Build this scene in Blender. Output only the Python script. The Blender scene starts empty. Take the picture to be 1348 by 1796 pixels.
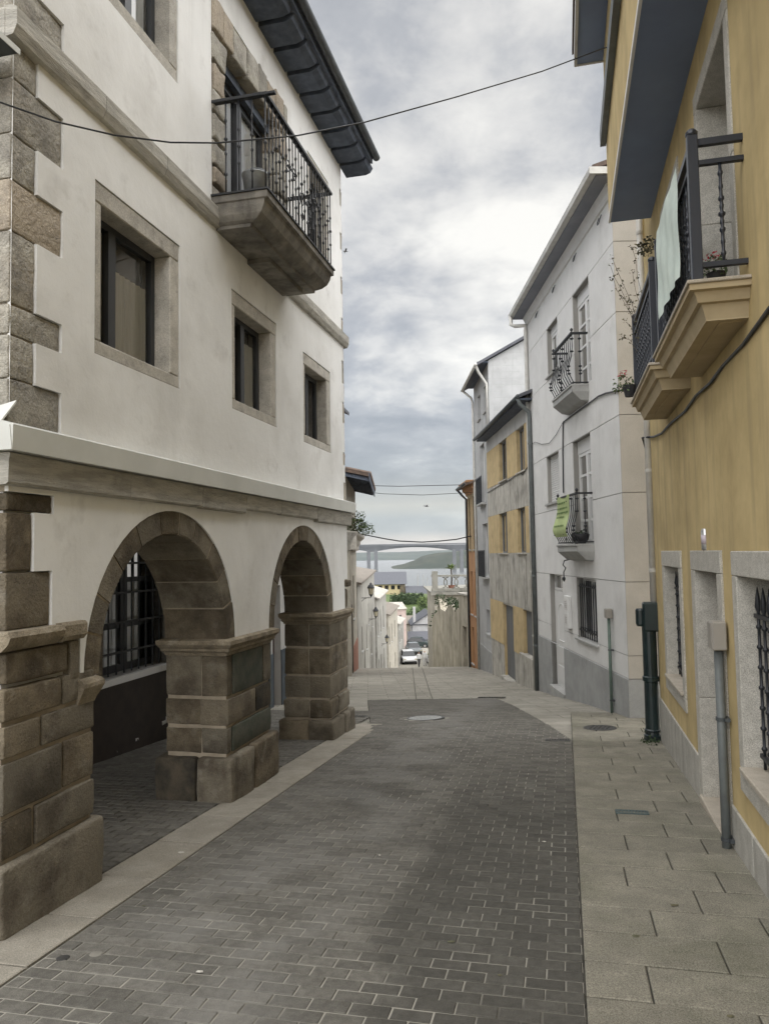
import bpy, bmesh, math, random
import numpy as np
from mathutils import Vector, Matrix
random.seed(7)
R = math.radians
SC = bpy.context.scene
COL = SC.collection

# ------------------------------------------------------------------ camera
EYE = 1.75
HAZE = 0.00005
cam = bpy.data.cameras.new('camera'); camo = bpy.data.objects.new('camera', cam); COL.objects.link(camo)
cam.sensor_fit = 'VERTICAL'; cam.sensor_height = 36.0; cam.lens = 1300/1796*36
cam.clip_start = .05; cam.clip_end = 20000
camo.location = (0, 0, EYE)
camo.rotation_euler = (Matrix.Rotation(R(90)+math.atan(75/1300), 3, 'X') @ Matrix.Rotation(R(-1.0), 3, 'Z')).to_euler()
SC.camera = camo

# ------------------------------------------------------------------ sky, sun, exposure
SUN_EL, SUN_AZ = R(48), R(150)          # azimuth measured from +Y towards +X
w = bpy.data.worlds.new('World'); SC.world = w; w.use_nodes = True
nt = w.node_tree; nt.nodes.clear()
def wn(t, **k):
    n = nt.nodes.new(t)
    for a, b in k.items(): setattr(n, a, b)
    return n
def wl(a, b): nt.links.new(a, b)
def wmath(op, a, b=None, c=None, clamp=False):
    n = wn('ShaderNodeMath', operation=op, use_clamp=clamp)
    for i, v in enumerate((a, b, c)):
        if v is None: continue
        if isinstance(v, (int, float)): n.inputs[i].default_value = v
        else: wl(v, n.inputs[i])
    return n.outputs[0]
def wramp(fac, stops):
    n = wn('ShaderNodeValToRGB'); e = n.color_ramp.elements
    while len(e) < len(stops): e.new(.5)
    for s, (p, c) in zip(e, stops): s.position = p; s.color = (*c, 1)
    wl(fac, n.inputs[0]); return n.outputs[0]
def wmix(f, a, b):
    n = wn('ShaderNodeMix', data_type='RGBA')
    if isinstance(f, (int, float)): n.inputs[0].default_value = f
    else: wl(f, n.inputs[0])
    for i, v in ((6, a), (7, b)):
        if isinstance(v, tuple): n.inputs[i].default_value = (*v, 1)
        else: wl(v, n.inputs[i])
    return n.outputs[2]
sky = wn('ShaderNodeTexSky', sky_type='NISHITA'); sky.sun_disc = False
sky.sun_elevation = SUN_EL; sky.sun_rotation = SUN_AZ
tc = wn('ShaderNodeTexCoord')
sep = wn('ShaderNodeSeparateXYZ'); wl(tc.outputs['Generated'], sep.inputs[0])
zc = wmath('ADD', wmath('MAXIMUM', sep.outputs[2], 0.0), .26)
cv = wn('ShaderNodeCombineXYZ')
wl(wmath('DIVIDE', sep.outputs[0], zc), cv.inputs[0]); wl(wmath('DIVIDE', sep.outputs[1], zc), cv.inputs[1])
def wnoise(scale, detail, rough, off, dist=0.0):
    m = wn('ShaderNodeMapping'); m.inputs['Location'].default_value = off
    wl(cv.outputs[0], m.inputs[0])
    n = wn('ShaderNodeTexNoise'); n.inputs['Scale'].default_value = scale; n.inputs['Detail'].default_value = detail
    n.inputs['Roughness'].default_value = rough; n.inputs['Distortion'].default_value = dist
    wl(m.outputs[0], n.inputs[0]); return n.outputs[0]
big = wnoise(.85, 5, .52, (7.7, 4.2, 0), .35)
med = wnoise(2.6, 7, .56, (2.4, 1.1, 0), .3)
fine = wnoise(7.0, 6, .6, (5.0, 2.0, 0), .2)
cl = wmath('ADD', wmath('MULTIPLY', big, .46), wmath('ADD', wmath('MULTIPLY', med, .36), wmath('MULTIPLY', fine, .18)))
# thinner cloud towards the hidden sun: more light comes through
gx, gy, gz = math.sin(R(9))*math.cos(R(24)), math.cos(R(9))*math.cos(R(24)), math.sin(R(24))
dot = wmath('ADD', wmath('MULTIPLY', sep.outputs[0], gx), wmath('ADD', wmath('MULTIPLY', sep.outputs[1], gy), wmath('MULTIPLY', sep.outputs[2], gz)))
glow = wmath('POWER', wmath('MAXIMUM', dot, 0.0), 26.0)
val = wmath('ADD', cl, wmath('MULTIPLY', wmath('SUBTRACT', glow, .30), .125))
CS = .142
def cc(r, g, b): return (r*CS, g*CS, b*CS)
cloud = wramp(val, [(.39, cc(.42, .435, .465)), (.455, cc(.50, .515, .54)), (.51, cc(.64, .65, .665)), (.565, cc(.95, .935, .90)), (.64, cc(1.30, 1.27, 1.18))])
hz = wramp(sep.outputs[2], [(.0, (1, 1, 1)), (.055, (.85, .85, .85)), (.115, (0, 0, 0))])
hcol = wramp(sep.outputs[2], [(.0, cc(.86, .80, .76)), (.020, cc(.84, .79, .76)), (.031, cc(.55, .61, .66)), (.048, cc(.56, .62, .67)), (.066, cc(.92, .89, .80)), (.115, cc(.78, .78, .76))])
cloud2 = wmix(wmath('MULTIPLY', hz, .8), cloud, hcol)
bgS = wn('ShaderNodeBackground'); wl(sky.outputs[0], bgS.inputs[0]); bgS.inputs[1].default_value = .05
bgC = wn('ShaderNodeBackground'); wl(cloud2, bgC.inputs[0]); bgC.inputs[1].default_value = 1.0
mx = wn('ShaderNodeMixShader'); mx.inputs[0].default_value = .92
wl(bgS.outputs[0], mx.inputs[1]); wl(bgC.outputs[0], mx.inputs[2])
out = wn('ShaderNodeOutputWorld'); wl(mx.outputs[0], out.inputs[0])

sun = bpy.data.lights.new('sun', 'SUN'); suno = bpy.data.objects.new('sun', sun); COL.objects.link(suno)
sun.energy = 1.5; sun.angle = R(150); sun.color = (1, .98, .95)
sd = Vector((math.sin(SUN_AZ)*math.cos(SUN_EL), math.cos(SUN_AZ)*math.cos(SUN_EL), math.sin(SUN_EL)))
suno.rotation_euler = sd.to_track_quat('Z', 'Y').to_euler()
SC.cycles.max_bounces = 6; SC.cycles.diffuse_bounces = 4; SC.cycles.glossy_bounces = 2; SC.cycles.transparent_max_bounces = 8; SC.cycles.caustics_reflective = False
SC.view_settings.view_transform = 'Standard'; SC.view_settings.look = 'None'
SC.view_settings.exposure = 2.5; SC.view_settings.gamma = 1; SC.view_settings.use_curve_mapping = False

# ------------------------------------------------------------------ street frame and ground height
U = Vector((.233, .9725, 0)).normalized(); N = Vector((U.y, -U.x, 0))
GY = [-400, -30, 0, 10.5, 13, 15, 17.4, 20.5, 23.5, 27, 30, 32.5, 35, 45, 62, 72, 80, 95, 130]
GZ = [3, 1.6, 0, -.66, -.9, -1.14, -1.43, -1.74, -2.05, -2.42, -2.76, -3.12, -3.55, -5.6, -8.9, -10.1, -10.65, -11.2, -12.6]
def zg(y): return float(np.interp(y, GY, GZ))
def slope(y): return (zg(y+.15)-zg(y-.15))/.3
def st(s, t): p = U*s+N*t; return p.x, p.y

# ------------------------------------------------------------------ materials
MATS = {}
def M(name, c1, c2=None, scale=3., rough=.85, bump=.0, bscale=30., bdist=.01, rnd=0., isl=False, speck=0., sscale=220.,
      stain=None, streak=None, metal=0., spec=.4, detail=4., stretch=None, lo=.38, hi=.62, bdetail=4., low=None, alt=None):
    m = bpy.data.materials.new(name); m.use_nodes = True; t = m.node_tree
    b = t.nodes['Principled BSDF']; L = t.links.new
    b.inputs['Roughness'].default_value = rough; b.inputs['Metallic'].default_value = metal
    b.inputs['Specular IOR Level'].default_value = spec
    g = t.nodes.new('ShaderNodeNewGeometry'); P = g.outputs['Position']
    def noise(sc, det=5., rg=.55, mp=None):
        n = t.nodes.new('ShaderNodeTexNoise'); n.inputs['Scale'].default_value = sc; n.inputs['Detail'].default_value = det
        n.inputs['Roughness'].default_value = rg
        if mp:
            q = t.nodes.new('ShaderNodeMapping'); q.inputs['Scale'].default_value = mp; L(P, q.inputs[0]); L(q.outputs[0], n.inputs[0])
        else: L(P, n.inputs[0])
        return n.outputs[0]
    def ramp(f, a, c):
        r = t.nodes.new('ShaderNodeMapRange'); r.inputs[1].default_value = a; r.inputs[2].default_value = c; L(f, r.inputs[0]); return r.outputs[0]
    def mix(f, a, c, mode='MIX'):
        x = t.nodes.new('ShaderNodeMix'); x.data_type = 'RGBA'; x.blend_type = mode
        if isinstance(f, (int, float)): x.inputs[0].default_value = f
        else: L(f, x.inputs[0])
        for i, v in ((6, a), (7, c)):
            if isinstance(v, tuple): x.inputs[i].default_value = (*v, 1)
            else: L(v, x.inputs[i])
        return x.outputs[2]
    def mul(a, k):
        x = t.nodes.new('ShaderNodeMath'); x.operation = 'MULTIPLY'; L(a, x.inputs[0])
        if isinstance(k, (int, float)): x.inputs[1].default_value = k
        else: L(k, x.inputs[1])
        return x.outputs[0]
    col = c1
    if c2: col = mix(ramp(noise(scale, detail, .6, stretch), lo, hi), c1, c2)
    if alt:      # some blocks come from another bed of stone
        oi = t.nodes.new('ShaderNodeObjectInfo'); wn_ = t.nodes.new('ShaderNodeTexWhiteNoise'); wn_.noise_dimensions = '1D'; L(oi.outputs['Random'], wn_.inputs['W'])
        col = mix(mul(ramp(wn_.outputs['Value'], alt[1], alt[1]+.3), alt[2]), col, alt[0])
    if stain:
        for (sc, ss, a, c, k) in (stain if isinstance(stain, list) else [stain]):
            col = mix(mul(ramp(noise(ss, 4, .62), a, c), k), col, sc)
    if streak:
        (sc, ss, a, c, k) = streak
        col = mix(mul(ramp(noise(1., 4, .55, (ss, ss, ss*.07)), a, c), k), col, sc)
    if low:      # rising damp and splash dirt: (colour, world z of its top edge, height, strength)
        sp = t.nodes.new('ShaderNodeSeparateXYZ'); L(P, sp.inputs[0])
        ad = t.nodes.new('ShaderNodeMath'); ad.operation = 'ADD'; L(sp.outputs[2], ad.inputs[0]); L(mul(noise(3., 5), low[2]*1.2), ad.inputs[1])
        col = mix(mul(ramp(ad.outputs[0], low[1]+low[2], low[1]), low[3]), col, low[0])
    if speck:
        col = mix(speck, col, mix(ramp(noise(sscale, 2, .7), .35, .65), (.03, .03, .03), (.97, .97, .97)), 'OVERLAY')
    if rnd:
        if isl: r = g.outputs['Random Per Island']
        else: r = t.nodes.new('ShaderNodeObjectInfo').outputs['Random']
        h = t.nodes.new('ShaderNodeHueSaturation'); rr = t.nodes.new('ShaderNodeMapRange'); L(r, rr.inputs[0])
        rr.inputs[3].default_value = 1-rnd; rr.inputs[4].default_value = 1+rnd; L(rr.outputs[0], h.inputs['Value'])
        if isinstance(col, tuple): h.inputs['Color'].default_value = (*col, 1)
        else: L(col, h.inputs['Color'])
        col = h.outputs[0]
    if isinstance(col, tuple): b.inputs['Base Color'].default_value = (*col, 1)
    else: L(col, b.inputs['Base Color'])
    if bump:
        bp = t.nodes.new('ShaderNodeBump'); bp.inputs['Strength'].default_value = bump; bp.inputs['Distance'].default_value = bdist
        L(noise(bscale, bdetail, .65, stretch), bp.inputs['Height']); L(bp.outputs[0], b.inputs['Normal'])
    MATS[name] = m; return m
def glassmat(name, tint=(.75, .8, .8), extra=.06):
    m = bpy.data.materials.new(name); m.use_nodes = True; t = m.node_tree; t.nodes.clear(); L = t.links.new
    o = t.nodes.new('ShaderNodeOutputMaterial'); mxx = t.nodes.new('ShaderNodeMixShader')
    tr = t.nodes.new('ShaderNodeBsdfTransparent'); tr.inputs[0].default_value = (*tint, 1)
    gl = t.nodes.new('ShaderNodeBsdfGlossy'); gl.inputs['Roughness'].default_value = .02
    f = t.nodes.new('ShaderNodeFresnel'); f.inputs[0].default_value = 1.45
    a = t.nodes.new('ShaderNodeMath'); a.operation = 'ADD'; L(f.outputs[0], a.inputs[0]); a.inputs[1].default_value = extra
    L(a.outputs[0], mxx.inputs[0]); L(tr.outputs[0], mxx.inputs[1]); L(gl.outputs[0], mxx.inputs[2]); L(mxx.outputs[0], o.inputs[0])
    MATS[name] = m; return m
M('plaster', (.81, .812, .80), (.75, .75, .735), 1.1, .9, .5, 14, .008, stain=[((.55, .54, .515), .9, .47, .70, .55), ((.46, .445, .42), 3.2, .58, .76, .45)], streak=((.50, .49, .47), 5., .58, .80, .28))
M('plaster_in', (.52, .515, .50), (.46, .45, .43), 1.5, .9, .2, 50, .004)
M('stone', (.19, .158, .110), (.115, .094, .064), 5., .92, 1., 46, .016, rnd=.22, alt=((.185, .165, .128), .35, .85), speck=.22, sscale=130, stain=[((.06, .048, .034), 2.6, .48, .66, .8), ((.30, .275, .23), 6., .56, .75, .5)])
M('stone_pale', (.40, .38, .33), (.27, .255, .225), 6., .92, 1., 24, .022, rnd=.16, alt=((.36, .30, .23), .5, .7), speck=.2, sscale=110, stain=[((.14, .13, .115), 7., .52, .72, .55), ((.40, .33, .25), 2.5, .55, .75, .4)])
M('stone_frame', (.50, .475, .425), (.39, .37, .33), 7., .9, .7, 40, .008, rnd=.08, speck=.2, sscale=110, stain=[((.16, .15, .14), 9., .56, .74, .5)])
M('stone_green', (.055, .065, .05), (.09, .09, .07), 9., .85, .8, 45, .008, rnd=.15, speck=.2)
M('stone_black', (.03, .028, .022), (.085, .07, .05), 5., .9, .9, 40, .012, rnd=.15, speck=.2)
M('mortar', (.36, .31, .24), (.28, .24, .185), 8., .95, .6, 90, .006)
M('band_stone', (.52, .50, .45), (.36, .345, .31), 4., .92, .9, 22, .014, stretch=(1, 1, 7), rnd=.1, stain=((.15, .14, .12), 5., .55, .75, .5))
M('metal_white', (.62, .63, .60), (.56, .57, .54), 2., .45, .0, spec=.5)
M('balcony_stone', (.26, .245, .215), (.15, .14, .125), 4., .9, .8, 30, .01, stain=((.07, .065, .06), 3., .5, .7, .7), streak=((.08, .075, .07), 9., .5, .7, .6))
M('iron', (.018, .02, .024), None, rough=.5, spec=.5)
M('iron_blue', (.022, .026, .036), None, rough=.4, spec=.5)
M('wood_dark', (.10, .12, .16), (.065, .078, .105), 9., .75, .3, 40, .004)
M('soffit', (.20, .26, .40), (.18, .23, .36), 2., .7)
M('soffit_grey', (.25, .26, .29), (.21, .22, .25), 2., .8)
M('frame_dark', (.03, .032, .036), None, rough=.4, spec=.5)
M('frame_white', (.72, .72, .71), None, rough=.4)
M('curtain', (.86, .87, .87), (.74, .75, .75), 4., .9, stretch=(14, 14, .6))
M('unlit_room', (.03, .03, .032), None, rough=.9)  # near-black colour that stands for the shade of unlit rooms
M('gutter_metal', (.07, .08, .085), (.05, .055, .06), 5., .5, metal=.0, spec=.5)
M('tile', (.15, .105, .08), (.09, .07, .06), 6., .9, .4, 20, .01, rnd=.15)
M('tile_old', (.23, .205, .175), (.16, .14, .12), 5., .9, .4, 20, .01)
M('slate', (.10, .105, .12), (.075, .078, .09), 5., .8, .3, 30, .006, rnd=.1)
M('black_panel', (.022, .016, .012), (.034, .024, .018), 6., .6)
M('zinc', (.36, .38, .39), (.27, .28, .29), 12., .45, metal=.6)
M('white_dome', (.55, .55, .50), None, rough=.35)
M('yellow', (.57, .445, .225), (.47, .365, .18), 2.2, .9, .25, 45, .004, stain=[((.36, .265, .125), 1.3, .48, .75, .6), ((.64, .50, .26), 5., .58, .8, .35)], streak=((.30, .235, .13), 6., .50, .74, .6))
M('granite', (.50, .48, .43), (.42, .40, .355), 14., .75, .35, 160, .003, rnd=.06, speck=.35, sscale=170, stain=((.33, .30, .245), 3., .55, .78, .5))
M('granite_plinth', (.46, .445, .405), (.38, .365, .33), 7., .7, .2, 120, .002, rnd=.05, speck=.25, sscale=170, streak=((.24, .225, .19), 8., .5, .7, .6))
M('cream', (.46, .375, .24), (.40, .325, .205), 4., .85, .1, 60, .003, stain=((.33, .26, .16), 3., .55, .75, .4))
M('stone_sill', (.46, .41, .34), (.38, .34, .28), 10., .8, .2, 80, .003, speck=.2)
M('white_panel', (.70, .695, .68), (.65, .645, .63), 2., .9, .35, 150, .003, rnd=.02, speck=.14, sscale=260, stain=((.42, .41, .385), 1.8, .55, .78, .4), streak=((.40, .39, .37), 6., .6, .8, .35))
M('warm_panel', (.47, .44, .39), (.42, .395, .35), 2., .9, .35, 150, .003, rnd=.02, speck=.14, sscale=260, stain=((.36, .33, .28), 1.8, .55, .78, .4))
M('groove', (.30, .29, .27), None, rough=.95)
M('grey_plinth', (.36, .365, .36), (.31, .315, .31), 3., .9, .5, 170, .003, speck=.18, sscale=230, stain=((.22,.22,.21), 2., .52, .76, .5))
M('balc_grey', (.42, .42, .405), (.35, .35, .34), 3., .9, .3, 90, .003, stain=((.2, .2, .19), 4., .55, .75, .5))
M('shutter', (.66, .66, .65), None, rough=.5)
M('plastic_grey', (.30, .28, .25), None, rough=.5)
M('pipe_grey', (.135, .15, .15), (.11, .12, .12), 8., .5)
M('pipe_green', (.12, .17, .14), (.10, .135, .115), 8., .5)
M('pipe_white', (.60, .59, .55), (.5, .49, .46), 5., .5)
M('iron_green', (.012, .026, .027), (.009, .018, .02), 5., .35, spec=.6)
M('concrete', (.50, .48, .43), (.40, .38, .335), 3., .92, .5, 50, .005, stain=((.13, .125, .11), 1.7, .5, .7, .6), streak=((.14, .13, .115), 9., .5, .7, .7))
M('ochre', (.57, .44, .24), (.49, .38, .21), 3., .92, .3, 50, .005, stain=((.30, .22, .12), 2.4, .52, .72, .6), streak=((.27, .22, .14), 9., .55, .75, .5))
M('offwhite', (.55, .545, .53), (.48, .475, .46), 1.6, .9, .3, 50, .004, stain=((.30, .29, .27), 1.8, .55, .78, .5), streak=((.33, .32, .30), 8., .55, .75, .5))
M('bluewhite', (.47, .475, .475), (.40, .405, .405), 1.6, .9, .3, 40, .005, stain=((.30, .30, .295), 2.2, .55, .78, .45), streak=((.31, .31, .305), 8., .55, .75, .45))
M('terracotta', (.46, .255, .13), (.40, .22, .115), 2., .9, .2, 50, .004, stain=((.30, .15, .075), 2., .55, .75, .4))
M('oldwall', (.50, .46, .37), (.40, .365, .295), 1.5, .95, .6, 30, .01, stain=((.19, .18, .135), 1.2, .5, .7, .6), streak=((.15, .14, .105), 7., .48, .66, .75))
M('oldcream', (.50, .47, .40), (.42, .39, .33), 1.5, .95, .5, 30, .01, stain=((.24, .22, .18), 1.6, .5, .72, .6), streak=((.22, .20, .17), 8., .5, .7, .6))
M('oldgrey', (.42, .41, .375), (.33, .32, .29), 1.5, .95, .5, 30, .01, stain=((.20, .19, .165), 1.3, .5, .72, .6), streak=((.19, .18, .155), 8., .5, .7, .65))
M('terrace_grey', (.27, .262, .232), (.20, .195, .17), 2., .95, .5, 30, .01, stain=((.12, .12, .10), 2., .5, .7, .6))
M('stone_cap', (.30, .255, .185), (.20, .168, .12), 6., .92, 1., 40, .018, rnd=.12, speck=.22, sscale=130, stain=[((.10, .082, .06), 4., .50, .70, .6), ((.40, .36, .29), 7., .55, .72, .6)])
M('brickred', (.35, .17, .12), (.28, .14, .10), 6., .95, .4, 30, .01)
M('pink', (.50, .40, .365), (.44, .35, .32), 2., .9)
M('door_brown', (.06, .028, .02), (.04, .02, .015), 8., .6)
M('door_grey', (.14, .145, .15), None, rough=.6)
M('blue_grey', (.085, .105, .125), (.07, .085, .10), 3., .8)
M('white_door', (.70, .70, .69), None, rough=.45)
M('brick_pave', (.138, .131, .114), (.102, .096, .083), 22., .92, .7, 110, .005, rnd=.20, speck=.2, sscale=190)
M('brick_pave_far', (.138, .131, .114), (.102, .096, .083), 22., .92, .7, 110, .005, rnd=.20, isl=True, speck=.2, sscale=190)
M('brick_bed', (.31, .295, .255), (.10, .094, .08), 1.7, .95, lo=.40, hi=.66)
M('slab', (.225, .21, .168), (.18, .168, .135), 5., .85, .3, 140, .003, rnd=.10, speck=.42, sscale=150, stain=[((.105, .105, .07), 1.1, .48, .70, .65), ((.29, .27, .22), 2.3, .58, .75, .4)])
M('slab_bed', (.11, .104, .086), (.075, .07, .06), 9., .95)
M('strip_slab', (.29, .268, .225), (.235, .216, .18), 5., .85, .25, 140, .003, rnd=.06, speck=.3, sscale=150, stain=((.19, .17, .13), 2., .5, .75, .5))
M('castiron', (.07, .068, .065), (.05, .049, .047), 20., .55, .4, 90, .004, metal=.3)
M('steel', (.42, .42, .40), (.28, .28, .27), 30., .45, metal=.4)
M('green_steel', (.08, .115, .115), (.06, .085, .085), 30., .5)
M('leaf', (.055, .085, .030), (.085, .12, .045), 8., .7, rnd=.35, isl=True)
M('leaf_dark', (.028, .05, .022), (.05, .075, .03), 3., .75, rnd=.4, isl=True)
M('leaf_light', (.10, .15, .045), (.13, .17, .06), 3., .7, rnd=.3, isl=True)
M('leaf_dry', (.12, .105, .06), (.09, .09, .055), 8., .8, rnd=.3, isl=True)
M('flower', (.42, .02, .04), (.30, .015, .03), 20., .6, rnd=.3, isl=True)
M('bark', (.09, .07, .05), (.06, .048, .035), 12., .9, .5, 40, .01)
M('grass', (.07, .105, .035), (.10, .135, .05), .25, .9)
M('soil', (.12, .10, .075), (.09, .08, .06), .5, .95)
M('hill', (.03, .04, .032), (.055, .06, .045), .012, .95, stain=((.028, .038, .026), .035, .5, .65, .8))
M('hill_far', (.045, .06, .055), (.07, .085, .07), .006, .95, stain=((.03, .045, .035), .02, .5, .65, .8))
M('bridge', (.15, .155, .165), (.12, .125, .135), .05, .9)
M('sail_white', (.7, .7, .7), None, rough=.5)
M('cloth_mint', (.60, .68, .63), (.52, .60, .56), 6., .9, .2, 200, .002)
M('cloth_green', (.45, .53, .26), (.39, .47, .22), 6., .9)
M('print_dark', (.10, .17, .05), None, rough=.9)
M('terracotta_pot', (.03, .03, .032), None, rough=.7)
M('car_white', (.70, .71, .72), None, rough=.25, spec=.6)
M('car_dark', (.03, .045, .045), None, rough=.25, spec=.6)
M('car_grey', (.16, .175, .18), None, rough=.25, spec=.6)
M('car_glass', (.012, .014, .016), None, rough=.06, spec=.6)
M('rubber', (.015, .015, .015), None, rough=.8)
M('rim', (.4, .4, .4), None, rough=.35, metal=.7)
M('red_lamp', (.3, .01, .01), None, rough=.3)
M('lamp_glass', (.55, .50, .36), None, rough=.3)
M('skin', (.42, .26, .19), None, rough=.6)
M('cloth_white', (.65, .65, .65), None, rough=.9)
M('cloth_black', (.02, .02, .022), None, rough=.9)
M('cloth_grey', (.2, .2, .21), None, rough=.9)
M('hair', (.02, .016, .012), None, rough=.7)
M('lawn_yellow', (.46, .385, .23), (.40, .335, .20), 2., .9)
M('can', (.62, .63, .64), (.45, .46, .47), 30., .3, metal=.7)
M('can_red', (.50, .44, .50), None, rough=.4)
M('bird', (.12, .12, .125), None, rough=.9)
glassmat('glass', (.97, .98, .98), .10); glassmat('glass_dark', (.35, .38, .40), .08)
def water_mat():
    m = bpy.data.materials.new('water'); m.use_nodes = True; t = m.node_tree; t.nodes.clear(); L = t.links.new
    o = t.nodes.new('ShaderNodeOutputMaterial'); mi = t.nodes.new('ShaderNodeMixShader'); d = t.nodes.new('ShaderNodeBsdfDiffuse'); d.inputs[0].default_value = (.05, .07, .075, 1)
    g = t.nodes.new('ShaderNodeBsdfGlossy'); g.inputs['Roughness'].default_value = .25; g.distribution = 'MULTI_GGX'; f = t.nodes.new('ShaderNodeFresnel'); f.inputs[0].default_value = 1.33
    L(f.outputs[0], mi.inputs[0]); L(d.outputs[0], mi.inputs[1]); L(g.outputs[0], mi.inputs[2]); L(mi.outputs[0], o.inputs[0]); MATS['water'] = m
water_mat()
def joint_sheet_mat():
    m = M('street_slab', (.345, .325, .28), (.28, .265, .225), 3., .85, 0, speck=.3, sscale=150, stain=((.15, .14, .11), 1.2, .5, .75, .5))
    t = m.node_tree; b = t.nodes['Principled BSDF']; L = t.links.new
    old = b.inputs['Base Color'].links[0].from_socket
    g = t.nodes.new('ShaderNodeNewGeometry'); mp = t.nodes.new('ShaderNodeMapping'); mp.inputs['Rotation'].default_value = (0, 0, R(-1.5))
    L(g.outputs['Position'], mp.inputs[0])
    br = t.nodes.new('ShaderNodeTexBrick'); br.inputs['Scale'].default_value = 1.; br.inputs['Brick Width'].default_value = .85; br.inputs['Row Height'].default_value = .38
    br.inputs['Mortar Size'].default_value = .008; br.inputs['Color1'].default_value = (1, 1, 1, 1); br.inputs['Color2'].default_value = (.84, .84, .84, 1); br.inputs['Mortar'].default_value = (.4, .39, .36, 1)
    L(mp.outputs[0], br.inputs['Vector'])
    x = t.nodes.new('ShaderNodeMix'); x.data_type = 'RGBA'; x.blend_type = 'MULTIPLY'; x.inputs[0].default_value = 1
    L(old, x.inputs[6]); L(br.outputs[0], x.inputs[7]); L(x.outputs[2], b.inputs['Base Color'])
joint_sheet_mat()
def pave_wet(name):
    """damp, worn lane along the right half of the brick paving and an oily patch near the arcade"""
    m = MATS[name]; t = m.node_tree; b = t.nodes['Principled BSDF']; L = t.links.new
    old = b.inputs['Base Color'].links[0].from_socket
    g = t.nodes.new('ShaderNodeNewGeometry')
    def dotv(v):
        n = t.nodes.new('ShaderNodeVectorMath'); n.operation = 'DOT_PRODUCT'; L(g.outputs['Position'], n.inputs[0]); n.inputs[1].default_value = v; return n.outputs['Value']
    def ma(op, a, c, d=None):
        n = t.nodes.new('ShaderNodeMath'); n.operation = op
        for i, v in enumerate((a, c, d)):
            if v is None: continue
            if isinstance(v, (int, float)): n.inputs[i].default_value = v
            else: L(v, n.inputs[i])
        return n.outputs[0]
    def mr(f, a, c):
        r = t.nodes.new('ShaderNodeMapRange'); r.interpolation_type = 'SMOOTHSTEP'; r.inputs[1].default_value = a; r.inputs[2].default_value = c; L(f, r.inputs[0]); return r.outputs[0]
    no = t.nodes.new('ShaderNodeTexNoise'); no.inputs['Scale'].default_value = 1.6; no.inputs['Detail'].default_value = 5; L(g.outputs['Position'], no.inputs[0])
    nn = ma('SUBTRACT', no.outputs[0], .5)
    tt = ma('ADD', dotv(N), ma('MULTIPLY', nn, .7)); ss = ma('ADD', dotv(U), ma('MULTIPLY', nn, 2.5))
    f1 = ma('MULTIPLY', mr(tt, -1.08, -.86), ma('SUBTRACT', 1., mr(ss, 6.2, 8.2)))
    f2 = ma('MULTIPLY', mr(tt, -2.15, -1.95), ma('SUBTRACT', 1., mr(tt, -1.9, -1.5)))
    f2 = ma('MULTIPLY', f2, ma('MULTIPLY', mr(ss, 5.6, 6.0), ma('SUBTRACT', 1., mr(ss, 6.9, 7.6))))
    f = ma('MULTIPLY', ma('MAXIMUM', f1, ma('MULTIPLY', f2, .8)), .48)
    x = t.nodes.new('ShaderNodeMix'); x.data_type = 'RGBA'; L(f, x.inputs[0]); L(old, x.inputs[6]); x.inputs[7].default_value = (.03, .029, .024, 1)
    # dusty, lighter lane next to it
    d = ma('MULTIPLY', ma('MULTIPLY', mr(tt, -2.6, -1.9), ma('SUBTRACT', 1., mr(tt, -1.45, -1.0))), mr(no.outputs[0], .38, .6))
    y = t.nodes.new('ShaderNodeMix'); y.data_type = 'RGBA'; L(ma('MULTIPLY', d, .32), y.inputs[0]); L(x.outputs[2], y.inputs[6]); y.inputs[7].default_value = (.24, .235, .22, 1)
    L(y.outputs[2], b.inputs['Base Color'])
pave_wet('brick_pave'); pave_wet('brick_pave_far')

# ------------------------------------------------------------------ object helpers
class Frame:
    """a facade frame: a runs along the facade, w into the building, z is world height"""
    def __init__(s, name, label, cat, P, D, left, z0, group=None, kind=None):
        D = Vector((D[0], D[1], 0)).normalized(); s.sg = 1 if left else -1
        x = D*s.sg; s.z0 = z0; s.D = D
        s.root = bpy.data.objects.new(name, None); COL.objects.link(s.root)
        s.root.location = (P[0], P[1], z0); s.root.rotation_euler = (0, 0, math.atan2(x.y, x.x)); s.root.empty_display_size = .3
        tag(s.root, label, cat, group, kind)
    def p(s, a, w, z): return (s.sg*a, w, z-s.z0)
def tag(o, label=None, cat=None, group=None, kind=None):
    for k, v in (('label', label), ('category', cat), ('group', group), ('kind', kind)):
        if v: o[k] = v
    return o
class WF:
    sg = 1; z0 = 0; root = None
    def p(s, a, w, z): return (a, w, z)
W0 = WF()
def thing(name, label, cat, loc, rz=0, group=None):
    f = WF(); o = bpy.data.objects.new(name, None); COL.objects.link(o); o.location = loc; o.rotation_euler = (0, 0, rz); o.empty_display_size = .2
    tag(o, label, cat, group); f.root = o; return f
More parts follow.
